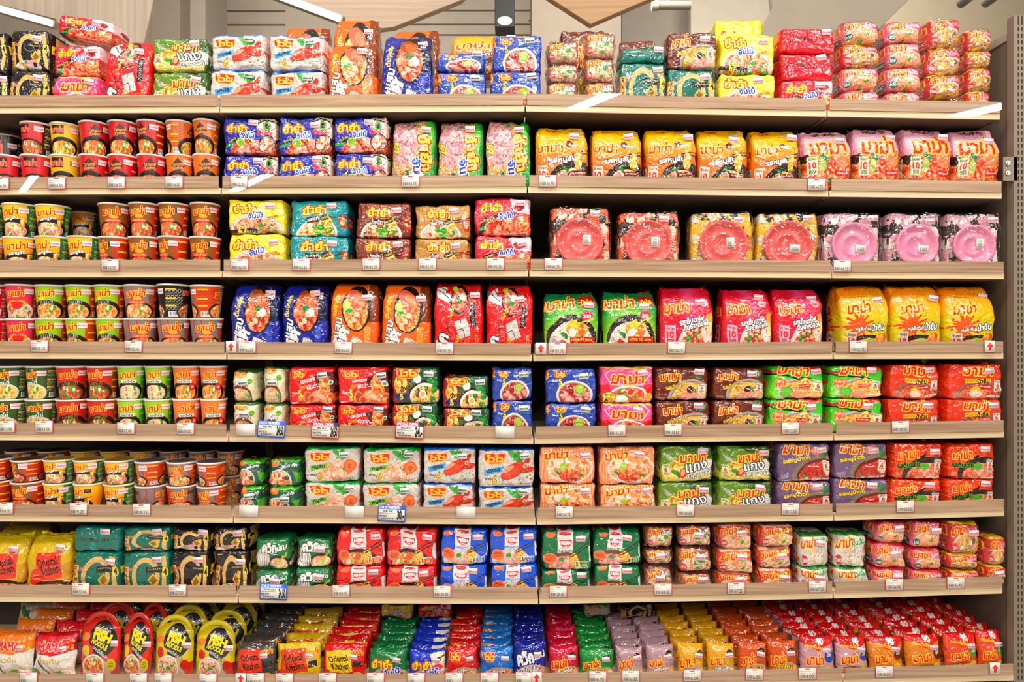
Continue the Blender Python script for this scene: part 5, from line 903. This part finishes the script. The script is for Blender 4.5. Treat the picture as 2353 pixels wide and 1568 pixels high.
# sixth shelf
for x0, x1, k, tp, rz in [(-42, 28, 'c_tom', [1054, 1106], [-1, -.5]), (31, 102, 'c_tom', [1056, 1107], [-1, -.2]), (104, 170, 'c_pork', [1056, 1110], [-.2, -.5]), (172, 240, 'c_pork', [1057, 1111], [-.1, 2.4]), (242, 310, 'c_pork', [1058, 1112], [-.2, -.4]), (313, 382, 'c_gry', [1060, 1116], [-1.1, 1.4]), (385, 452, 'c_gry', [1061, 1116], [-.1, 3.1]), (454, 520, 'c_gry', [1062, 1117], [-1.3, -.4])]: C(6, k, x0, x1, tp, rz=rz)
for x0, x1, k in ((18, 86, 'c_tom'), (92, 158, 'c_tom'), (165, 230, 'c_pork'), (233, 298, 'c_pork'), (301, 364, 'c_pork'), (368, 430, 'c_gry'), (434, 496, 'c_gry'), (500, 560, 'c_gry')): C(6, k, x0, x1, [1036, 1092], dy=.135, extra='in the row behind', rz=[0, 0])
C(6, 'wai_green', 540, 604, [1058, 1118]); C(6, 'wai_green', 607, 690, [1056, 1120])
for k, x0, x1, tp in (('wai_pork', 696, 826, [1028, 1108]), ('wai_pork', 831, 966, [1030, 1111]), ('wai_claw', 971, 1093, [1030, 1113]), ('wai_claw', 1096, 1229, [1033, 1119]), ('mama6_sal', 1240, 1371, [1028, 1113]), ('mama6_sal', 1377, 1509, [1028, 1115]), ('mama6_gc', 1513, 1643, [1026, 1110]), ('mama6_gc', 1648, 1777, [1026, 1107]),
                      ('mama6_pur', 1786, 1913, [1020, 1108]), ('mama6_pur', 1919, 2044, [1020, 1102]), ('mama6_hot', 2048, 2169, [1020, 1102]), ('mama6_hot', 2174, 2291, [1020, 1102])): C(6, k, x0, x1, tp)
# seventh shelf
C(7, 'ork_bag', -62, 54, [1240], dep=.1); C(7, 'ork_bag', 58, 160, [1238], dep=.1)
C(7, 'ork_bag', -20, 100, [1215], dy=.14, extra='behind the front pair', stk=False)
C(7, ['teal_back', 'ramen_teal'], 164, 276, [1212, 1270], dep=.14); C(7, 'ramen_teal', 280, 388, [1214, 1271], dep=.14); C(7, 'ramen_blk', 394, 484, [1215, 1268], dep=.14); C(7, 'ramen_blk', 488, 568, [1214, 1268], dep=.14)
C(7, 'quick_grn', 578, 668, [1238, 1312]); C(7, 'quick_grn', 673, 764, [1238, 1306])
for k, x0, x1, tp in (('nis_red', 769, 883, [1217, 1302]), ('nis_red', 887, 1006, [1218, 1303]), ('nis_blue', 1011, 1121, [1217, 1300]), ('nis_blue', 1125, 1238, [1217, 1298]), ('nis_green', 1243, 1360, [1220, 1311]), ('nis_green', 1364, 1475, [1220, 1300])): C(7, k, x0, x1, tp)
for k, x0, x1, tp in (('cl_brown', 1480, 1552, [1209, 1262, 1300]), ('cl_brown', 1558, 1642, [1208, 1258, 1318]), ('cl_red', 1648, 1738, [1207, 1265, 1320]), ('cl_red', 1742, 1830, [1207, 1259, 1309]), ('cl_white', 1836, 1914, [1228, 1305]), ('cl_white', 1919, 2004, [1226, 1305]), ('cl_pink', 2008, 2090, [1200, 1250, 1308]), ('cl_pink', 2095, 2176, [1200, 1262, 1312]), ('cl_ry', 2181, 2262, [1200, 1276, 1312]), ('cl_ry', 2266, 2322, [1236, 1300])): C(7, k, x0, x1, tp)
# bottom shelf: columns of single pouches running back into the dark
def pouch_mesh(w, h, d, seed, m, arch=False):
    rs = np.random.RandomState(seed); nx, nz = 18, 14; V, F, UV = [], [], []
    for s in (-1, 1):
        for k in range(nz + 1):
            for i in range(nx + 1):
                u, v = -1 + 2 * i / nx, -1 + 2 * k / nz
                th = max(0., (1 - abs(u) ** 3.2)) ** .7 * max(0., (1 - abs(v * 1.08) ** 4)) ** .6 if abs(v) < .92 else 0.
                zz = (v + 1) / 2 * h; xx = u * w / 2 * (1 - .03 * th)
                if arch and v > 0: zz = h * (.5 + .5 * v * (1 - .32 * abs(u) ** 2.4))
                V.append((xx, s * (d / 2 * th + .0004), zz))
    N = (nx + 1) * (nz + 1); uvf = lambda i, k: (i / nx, k / nz)
    for s in (0, 1):
        for k in range(nz):
            for i in range(nx):
                a = s * N + k * (nx + 1) + i; q = [(a, i, k), (a + 1, i + 1, k), (a + nx + 2, i + 1, k + 1), (a + nx + 1, i, k + 1)]
                if s: q = q[::-1]
                F.append([x[0] for x in q]); UV += [uvf(x[1], x[2]) for x in q]
    per = [i for i in range(nx + 1)] + [k * (nx + 1) + nx for k in range(1, nz + 1)] + [nz * (nx + 1) + i for i in range(nx - 1, -1, -1)] + [k * (nx + 1) for k in range(nz - 1, 0, -1)]
    for a, b in zip(per, per[1:] + per[:1]): F.append([b, a, a + N, b + N]); UV += [(.5, .99)] * 4
    P = np.array(V); P += wob(P, rs, .0018, 70) + wob(P, rs, .0007, 200); P[:, 2] = np.maximum(P[:, 2], 0); return mesh_np('pouch', P, np.array(F, np.int32), UV, [m])
def pouch_run(key, x0, x1, top, n, pitch=.055, y0=.024, lean=-.16, d=.036, start=0, var=.0, stk=2, hfac=1.0):
    px = (x0 + x1) / 2; W = (x1 - x0) / FPX * (D + y0) - .003; zs = ztop(8, px) + .001; h = (Z(top, y0) - zs) * hfac; protos = []
    col = dict(row=8, key=key, px=px, dy=0, extra=''); COLS[8].append(col)
    for j in range(n):
        SEED[0] += 1; q = j % 3
        if j < 3:
            o = link('noodle_pouch', pouch_mesh(W, h, d, SEED[0], DS[key]['mat']))
            if j < stk:
                rs = np.random.RandomState(SEED[0]); fm = o.data; PP = np.array([v.co[:] for v in fm.vertices]); LL = np.where(PP[:, 1:2] < -.002, -1., 1.) * np.ones((1, 3)); sticker(o, PP, LL, W, h, .5, .66, STK, (.026, .015), tilt=random.uniform(-.2, .2))
            protos.append(o)
        else: o = dup(protos[2])
        o.location = (X(px, y0) + random.uniform(-.004, .004), y0 + d / 2 + j * pitch, zs + abs(math.sin(lean)) * .004); o.rotation_euler = (lean, random.uniform(-.05, .05) if j else .0, random.uniform(-.06, .06))
        put(8, key, 'pouch', o, j, n, col, 'run')
    return col
for k, x0, x1, t, n, p in [('ork_blk', 536, 628, 1486, 7, .056), ('ork_yel', 632, 734, 1487, 5, .07), ('ork_red', 738, 838, 1489, 6, .062), ('p_yg', 844, 934, 1500, 7, .055), ('p_yb', 937, 1020, 1502, 7, .055), ('p_wr', 1023, 1096, 1496, 7, .055),
                        ('p_wb', 1100, 1178, 1496, 7, .056), ('p_qb', 1181, 1256, 1482, 7, .056), ('p_mp', 1262, 1332, 1494, 7, .055), ('p_mg', 1336, 1416, 1500, 7, .055), ('p_ms', 1420, 1484, 1496, 7, .056), ('p_ms', 1488, 1554, 1492, 7, .056),
                        ('p_my', 1558, 1622, 1490, 7, .056), ('p_my', 1627, 1692, 1488, 7, .056), ('p_mo', 1698, 1766, 1484, 7, .056), ('p_mo', 1770, 1838, 1482, 7, .056), ('b_rs', 1843, 1922, 1474, 7, .056), ('b_rs', 1926, 1998, 1473, 7, .056),
                        ('b_ry', 2004, 2084, 1472, 7, .056), ('b_ry', 2089, 2172, 1468, 7, .056), ('b_ro', 2177, 2256, 1464, 7, .056), ('b_ro', 2258, 2316, 1458, 7, .056)]: pouch_run(k, x0, x1, t, n, p)
pouch_run('porr_or', -34, 62, 1462, 4, .09, d=.05); pouch_run('porr_rd', 66, 162, 1466, 4, .09, d=.05)
for k, x0, x1, t, bs in (('yum_red', 956, 1036, 1388, 1423), ('yum_yellow', 872, 948, 1389, 1424), ('cl_white', 1338, 1408, 1391, 1424), ('ramen_blk', 1426, 1500, 1390, 1423)): C(8, k, x0, x1, [t], dep=.1, dy=.24, base=bs, extra='lying on top of the pouches', stk=False, yaw=.08)
def fish(key, x0, x1, top, dy, j, n, col):
    y0 = .03 + dy; px = (x0 + x1) / 2; W = (x1 - x0) / FPX * (D + .03) - .002; zs = ztop(8, px) + .001; H = Z(top, y0) - zs; h = H * .88; SEED[0] += 1
    o = link('handled_pouch', pouch_mesh(W, h, .045, SEED[0], DS[key]['mat'], True), None, (X(px, .03) + (random.uniform(-.004, .004) if j else 0), y0 + .03, zs), (-.06, 0, random.uniform(-.04, .04)))
    hb = MB(); N = 20                                  # die-cut carrying handle arching over the pouch
    for i in range(N + 1):
        a = math.pi * i / N; wq = .009 + .008 * math.sin(a)
        for r in (0, 1):
            zc = h * .72 + (H - h * .72) * math.sin(a) ** .8 - (wq if r == 0 else 0.); xc = -math.cos(a) * (W * .47 - (wq * .8 if r == 0 else 0.))
            hb.v += [(xc, -.002, zc), (xc, .002, zc)]
    for i in range(N):
        a, b = 4 * i, 4 * i + 4; hb.f += [(a, b, b + 2, a + 2), (a + 1, a + 3, b + 3, b + 1), (a + 2, b + 2, b + 3, a + 3), (a, a + 1, b + 1, b)]
    hb.build('handle', foil('handle_' + key, '%02x%02x%02x' % tuple(int(v * 255) for v in rgb(DS[key]['side']))), o, smooth=True)
    if j == 0: sticker(o, np.array([[W * .38, -.018, h * .6]]), np.array([[0, -1, 0]]), W, h, .76, .6, STK)
    put(8, key, 'fish', o, j, n, col, 'run'); return o
for key, x0, x1, top in (('fish_red', 170, 264, 1416), ('fish_red', 270, 338, 1419), ('fish_yel', 344, 434, 1424), ('fish_yel', 438, 532, 1436)):
    col = dict(row=8, key=key, px=(x0 + x1) / 2, dy=0, extra=''); COLS[8].append(col)
    for j in range(4): fish(key, x0, x1, top - 24 * j, .09 * j, j, 4, col)
for i, (x0, x1, t) in enumerate(((45, 128, 1384), (134, 214, 1382))):
    col = dict(row=8, key='porr_big', px=(x0 + x1) / 2, dy=.36, extra=''); COLS[8].append(col); y0 = .395; W = (x1 - x0) / FPX * (D + y0); zs = ztop(8, 90) + .001
    o = link('noodle_pouch', pouch_mesh(W, Z(t, y0) - zs, .05, 900 + i, DS['porr_big']['mat']), None, (X((x0 + x1) / 2, y0), y0, zs), (-.05, 0, 0)); put(8, 'porr_big', 'pouch', o, 0, 1, col, 'standing at the back')

# ------------------------------------------------------------------ labels: what it is, which of its stack, beside what, which shelf
for r in COLS: COLS[r].sort(key=lambda c: c['px'])
def runs(row):
    fr = [c for c in COLS[row] if not c['extra'] and not c['dy']]; out = []
    for c in fr:
        if out and out[-1][0]['key'] == c['key'] and c['px'] - out[-1][-1]['px'] < 260: out[-1].append(c)
        else: out.append([c])
    for a, g in enumerate(out):
        lt = DS[out[a - 1][0]['key']]['short'] if a else None; rt = DS[out[a + 1][0]['key']]['short'] if a + 1 < len(out) else None; n = len(g)
        for i, c in enumerate(g):
            c['pos'] = ''
            if n > 1:
                if i == 0 and lt: c['pos'] = 'beside the ' + lt
                elif i == n - 1 and rt: c['pos'] = 'beside the ' + rt
                elif i == 0: c['pos'] = 'leftmost'
                elif i == n - 1: c['pos'] = 'nearest the slotted post'
                elif n == 3: c['pos'] = 'middle of three'
                else: c['pos'] = f'{["", "second", "third", "fourth", "fifth"][i]} of {n}'
            elif sum(1 for h in out if h[0]['key'] == c['key']) > 1 and lt: c['pos'] = 'after the ' + lt
for r in COLS: runs(r)
STK_N = {1: [''], 2: ['upper', 'lower'], 3: ['upper', 'middle', 'lower'], 4: ['topmost', 'second down', 'third down', 'lowest']}
RUN_N = ['front', 'second back', 'third back', 'fourth back', 'fifth back', 'sixth back', 'seventh back']
for t in TAKEN:
    d = DS[t['key']]; c = t['col']; ex = t['extra'] if t['extra'] not in ('run',) else ''
    lv = RUN_N[t['i']] if t['extra'] == 'run' else STK_N[t['n']][t['i']]
    parts = [d['noun']] + [p for p in (lv, ex or c.get('pos', '')) if p] + [f"{ORD[t['row']]} shelf"]
    lab = ', '.join(parts); w = lab.replace(',', '').split()
    t['lab'] = lab; t['wc'] = len(w)
seen = {}
for t in TAKEN: seen.setdefault(t['lab'], []).append(t)
for lab, g in seen.items():
    if len(g) > 1:
        g.sort(key=lambda t: t['o'].location.x)
        for i, t in enumerate(g): t['lab'] = lab.replace(', ' + ORD[t['row']] + ' shelf', '') + f", {['leftmost', 'second', 'third', 'fourth', 'fifth', 'sixth', 'seventh', 'eighth', 'ninth'][i]}, {ORD[t['row']]} shelf"
for t in TAKEN:
    tag(t['o'], t['lab'], CAT[t['kind']], f"{GRP[t['kind']]} on the {ORD[t['row']]} shelf")

# ------------------------------------------------------------------ shelf tickets
def d_tag(price):
    def f(c):
        c.r(0, 0, 1, 1, 'd8546c'); c.r(.02, .03, .965, .97, 'ece6dc'); c.r(.35, .08, .62, .17, 'dc3c50'); c.lines(.06, .09, .25, .14, 1, 'a89c94'); c.lines(.06, .28, .7, .36, 1, '6a625c'); c.lines(.1, .42, .4, .48, 1, '8a827c'); c.bar(.05, .54, .42, .93); c.t(price, .62, .73, .27, '3a3632', bold=0, w=.4) if price else None; c.lines(.82, .88, .95, .93, 1, 'a89c94')
    return f
TAGM = {}
def ticket_obj(name, w, h, m, px, py, row, tilt=0., proud=.0):
    y = -.0088 - proud; t = .0007; V = [(-w / 2, 0, -h / 2), (w / 2, 0, -h / 2), (w / 2, 0, h / 2), (-w / 2, 0, h / 2)]; V += [(a, t, b) for a, _, b in V]
    F = np.array([(0, 1, 2, 3), (5, 4, 7, 6), (4, 0, 3, 7), (1, 5, 6, 2), (3, 2, 6, 7), (4, 5, 1, 0)], np.int32); uv = [(0, 0), (1, 0), (1, 1), (0, 1)] + [(.5, .985)] * 20
    return link(name, mesh_np(name, V, F, uv, [m], smooth=False), None, (X(px, y), y, Z(py, y)), (0, tilt, 0))
def above(row, px): return min((c for c in COLS[row] if not c['dy']), key=lambda c: abs(c['px'] - px))
TK = []
def rail_y(row, px): return float(np.interp(px, YX, YB[row])) - 28.5
def ticket(row, px, price):
    if price not in TAGM: TAGM[price] = simple_print('print_ticket_' + (price or 'plain'), d_tag(price), 192, 128)
    o = ticket_obj('price_ticket', .0585, .039, TAGM[price], px, rail_y(row, px) + random.uniform(-.6, .6), row, random.uniform(-.02, .02)); TK.append((row, px, o, f'white price ticket {price + " " if price else ""}below the {DS[above(row, px)["key"]]["short"]}', 'price ticket', 'price tickets on the shelf fronts'))
for row, lst in {2: '0:14.50 130:14.50 267:14.50 400:14.50 549:32.25 943:53.75 1259:54.75 1877:54.75', 3: '253:12.50 551:32.50 692:32.25 853:32.25 982:32.50 1139:32.25 1272:65.25 1936:65.25', 4: '90:12.50 306:12.50 568:55.25 789:55.25 1022:55.25 1281:57.75 1555:55.75 1973:55.75',
                 5: '14:12.50 101:12.50 289:13.00 426:13.00 1418:33.50 1547:33.50 1817:33.50 2070:33.50', 6: '10:14.00 180:9.25 325:9.25 1297:34.75 1576:33.50 1817:33.50 2081:33.50', 7: '185:57.00 408:57.00 784:29.00 1016:29.00 1283:29.00 1524:34.75 1692:67.25 1879:67.25 2056:34.75 2197:34.75',
                 8: '65: 218: 318: 375: 478: 587:12.00 654: 753: 863: 956: 1044: 1125: 1205: 1374:6.00 1450:6.00 1591:6.00 1734:6.00 1856:8.00 2033:8.00'}.items():
    for it in lst.split(): a, b = it.split(':'); ticket(row, float(a), b)
def d_arrow(c): c.r(0, 0, 1, 1, 'ece8e2'); c.p([(.5, .14), (.84, .52), (.63, .52), (.63, .86), (.37, .86), (.37, .52), (.16, .52)], 'd8281c')
ARW = simple_print('print_arrow', d_arrow, 128, 144)
for row, px in ((4, 531), (4, 1243), (4, 2275), (8, 553), (8, 1233), (8, 2287)):
    o = ticket_obj('arrow_sign', .034, .038, ARW, px, rail_y(row, px), row, 0, .0012); TK.append((row, px, o, f'white card with red up arrow below the {DS[above(row, px)["key"]]["short"]}', 'sign', 'red arrow cards'))
def d_promo(c1, c2, head, price, old, code, name):
    def f(c):
        c.r(0, 0, 1, 1, c1); c.mix(np.clip(c.x * 1.2 - .2, 0, 1) * (c.y > .2), c2); c.r(.8, 0, 1, .25, '2a3050' if 'STAR' not in head else '3a60c8'); c.r(.03, .25, .97, .9, 'f0eee8'); c.t(head, .42, .13, .15, 'f4f4f4', bold=2, w=.74); c.t(name, .36, .36, .12, '303030', bold=2, w=.34 if len(name) < 9 else .46); c.lines(.05, .47, .62, .54, 1, '303030'); c.t('ราคา ' + old, .2, .65, .1, '303030', bold=2, w=.28); c.t(code, .34, .8, .09, '303030', bold=1, w=.44); c.t(price, .82, .56, .52, '1c1c1c', bold=3, w=.24); c.lines(.08, .93, .5, .97, 1, 'f0f0f0')
    return f
for row, px, py, w, a in ((5, 623, 987, .09, ('3a72d8', '3a72d8', 'STAR OF THE MONTH', '24.50', '27.75', '3304342', 'WAI WAI')), (5, 747, 990, .09, ('c83048', 'd87838', 'SPECIAL OFFER', '24.50', '27.75', '3304365', 'WAI WAI')), (5, 941, 990, .093, ('c83048', 'd87838', 'SPECIAL OFFER', '24.-', '26.-', '3304339', 'WAI WAI')),
                      (6, 900, 1181, .09, ('3a72d8', '3a5cc8', 'STAR OF THE MONTH', '30.-', '33.75', '3304343', 'WAI WAI')), (7, 628, 1361, .088, ('3a72d8', '3a5cc8', 'STAR OF THE MONTH', '24.50', '27.75', '3304439', 'WAI WAI QUICK'))):
    o = ticket_obj('offer_card', w, w * .6, simple_print(f'print_offer_{row}_{px}', d_promo(*a), 256, 160), px, py, row, .05, .0016)
    TK.append((row, px, o, f'{"blue" if "STAR" in a[2] else "red and orange"} offer card priced {a[3]} below the {DS[above(row, px)["key"]]["short"]}', 'offer card', 'offer cards'))
for row, px in ((5, 565), (5, 1160), (6, 571), (6, 814), (6, 1071)):
    o = ticket_obj('blank_card', .062, .038, WHITE, px, rail_y(row, px) + 1, row, random.uniform(-.02, .03), .0012); TK.append((row, px, o, f'blank white card below the {DS[above(row, px)["key"]]["short"]}', 'card', 'blank cards'))
cnt = {}
for t in TK: cnt.setdefault((t[3], t[0]), []).append(t)
for (lab, row), g in cnt.items():
    for i, (r, px, o, l, cat, gr) in enumerate(g):
        tag(o, l + (f", {['first', 'second', 'third', 'fourth'][i]} along" if len(g) > 1 else '') + f', {ORD[row]} shelf', cat, gr)

# ------------------------------------------------------------------ the hall behind and above
def PX(px, py, Y): return ((px - 1176.5) / FPX * Y, ZC - (py - 784) / FPX * Y)
m = MB(); m.box(-14, 14, -7, 9, -.06, 0); tag(m.build('floor', mat('floor_tile', 'd0c6b8', .35)), kind='structure')
m = MB(); m.box(-14, 14, -7, 9, 5.9, 6.0); tag(m.build('ceiling', mat('ceiling_paint', 'd8cec0', .8)), kind='structure')
WY = 6.6
m = MB(); m.box(-14, 14, WY, WY + .1, 0, 5.9); tag(m.build('wall_back', mat('wall_paint', 'cdbfae', .8)), kind='structure')
trim_m = mat('groove_dark', '6a5e52', .7); k = 0
for x0, x1, ys in ((462, 655, (25.5, 57)), (925, 1222, (24, 56, 80)), (1215, 1222, (48,))):
    for py in ys:
        k += 1; a, za = PX(x0, py, WY + D - .01); b, _ = PX(x1, py, WY + D - .01); m = MB(); m.box(a, b, WY - .012, WY, za - .008, za + .008); tag(m.build(f'trim_{k}', trim_m), kind='structure')
def boards(name, poly, Y, th, mt, label, cat, tilt=0.0, bev=.004):
    pts = [PX(px, py, Y) for px, py in poly]; m = MB(); m.prism(pts, Y - D, Y - D + th); o = m.build(name, mt, bevel=bev); tag(o, label, cat); return o
wd1 = wood('board_grey_oak', 'a89684', 'bfae9c', .25, .5, 0, 2); wd2 = wood('board_oak', 'b0937a', 'c9b098', .3, .5, 0, 0); wd3 = wood('board_warm_oak', 'a87c50', 'c49a6a', .3, .5, 0, 0)
boards('ceiling_board', [(-160, -90), (372, -90), (328, 110), (140, 110), (128, 44), (-160, -30)], 3.6, .05, wd1, 'large grey oak hanging board above the red bags', 'ceiling board')
boards('ceiling_board', [(640, -90), (1150, -90), (1060, 0), (905, 62), (800, 75), (775, 38), (640, -8)], 3.7, .05, wd2, 'pale oak hanging board beside the bright light strip', 'ceiling board')
boards('ceiling_board', [(1150, -80), (1600, -50), (1487, 0), (1357, 56), (1264, -4)], 3.4, .05, wd3, 'warm oak hanging board with its corner pointing down', 'ceiling board')
boards('ceiling_board', [(1766, -60), (2130, -60), (2086, 2), (1990, 95), (1750, 95), (1752, 60), (1775, 20)], 4.2, .05, mat('board_pale', 'b8aa98', .6), 'plain pale hanging board above the pink packets', 'ceiling board')
def strip_light(p0, p1, Y, w, label):
    (xa, za), (xb, zb) = PX(*p0, Y), PX(*p1, Y); L = math.hypot(xb - xa, zb - za); an = math.atan2(zb - za, xb - xa); cx, cz = (xa + xb) / 2, (za + zb) / 2
    m = MB(); m.box(-L / 2, L / 2, 0, .04, -w * .5, w * .75); o = m.build('strip_light', mat('strip_housing', '9a8c7c', .4), None, (cx, Y - D, cz), (0, -an, 0)); tag(o, label, 'light')
    m = MB(); m.box(-L / 2 + .01, L / 2 - .01, -.012, -.0005, -w * .5, w * .5); g = m.build('diffuser', mat('strip_glow', 'fff4de', .4, 0, 9.0), o); g['label'] = 'glowing white tube'
strip_light((-60, 4), (124, 56), 3.5, .03, 'bright white light strip under the grey oak board'); strip_light((610, -20), (786, 46), 3.55, .034, 'bright light strip along the pale oak board')
colm = mat('column_grey', '8a7e70', .8); cold = mat('column_dark', '766a5c', .8)
def pillar(n, x0, x1, Y, mt, dp=.5):
    a, _ = PX(x0, 0, Y); b, _ = PX(x1, 0, Y); m = MB(); m.box(a, b, Y - D, Y - D + dp, 0, 5.9); o = m.build(f'column_{n}', mt); tag(o, kind='structure')
pillar(1, 344, 414, 6.4, cold); pillar(2, 414, 472, 6.6, colm); pillar(3, 1222, 1427, 6.2, cold)
m = MB(); a, b = PX(1430, 0, 7.6), PX(2420, 0, 7.6); m.box(a[0], b[0], 5.5, 5.56, 0, 5.9); tag(m.build('wall_partition', mat('partition_paint', '9c9184', .8)), kind='structure')
a, b = PX(1590, 120, 7.3), PX(1800, -40, 7.3); m = MB(); m.box(a[0], b[0], 5.2, 5.3, 0, 5.9); tag(m.build('wall_panel', mat('panel_paint', 'c4b9a8', .8)), kind='structure')
a, b = PX(2040, 100, 6.0), PX(2300, -60, 6.0); m = MB(); m.box(a[0], b[0] + 1, 3.9, 4.0, 0, 5.9); tag(m.build('wall_side', mat('side_paint', '93866f', .8)), kind='structure')
xa, za = PX(1506, 12, 5.4); m = MB(); m.cyl((xa, 5.4 - D, za), .036, .29, 'x', 20); du = m.build('duct', mat('duct_grey', '8c8276', .5), smooth=False); tag(du, 'grey round pipe stub under the ceiling behind the teal packs', 'pipe')
m = MB(); m.cyl((xa + .1, 5.4 - D, za + .03), .008, 1.2, 'z', 8); m.build('hanger', colm, du); m = MB(); m.cyl((xa - .03, 5.4 - D, za), .045, .05, 'x', 20); m.build('flange', mat('duct_pale', 'a89e92', .5), du)
# black pendant box with a lit lens
(xa, za), (xb, zb) = PX(1137, 62, 3.9), PX(1183, -30, 3.9); y = 3.9 - D
m = MB(); m.box(xa, xb, y, y + .12, za, zb + .3); pd = m.build('pendant_light', mat('black_metal', '080707', .45), bevel=.003); tag(pd, 'black square pendant light with a bright lens', 'light')
m = MB(); m.cyl(((xa + xb) / 2, y - .006, za + .036), .043, .02, 'y', 24); ln = m.build('lens', mat('lens_glow', 'fffaf0', .3, 0, 7.0), pd); ln.scale = (1, 1, .55); ln.location.z = (za + .036) * .45; ln['label'] = 'glowing round lens'
for i, (px, py) in enumerate(((2219, 0), (2276, -1))):
    (xa, za) = PX(px, py, 4.6); m = MB(); m.cyl((xa, 4.6 - D - .05, za), .032, .1, 'y', 20); o = m.build('spot_light', mat('spot_body', '6a6058', .4), smooth=False); tag(o, f'small round spot light {["nearer the hanging board", "nearer the slotted post"][i]}', 'light'); m = MB(); m.cyl((xa, 4.6 - D - .056, za), .024, .005, 'y', 20); m.build('lens', mat('spot_lens', 'e8e4dc', .2), o)
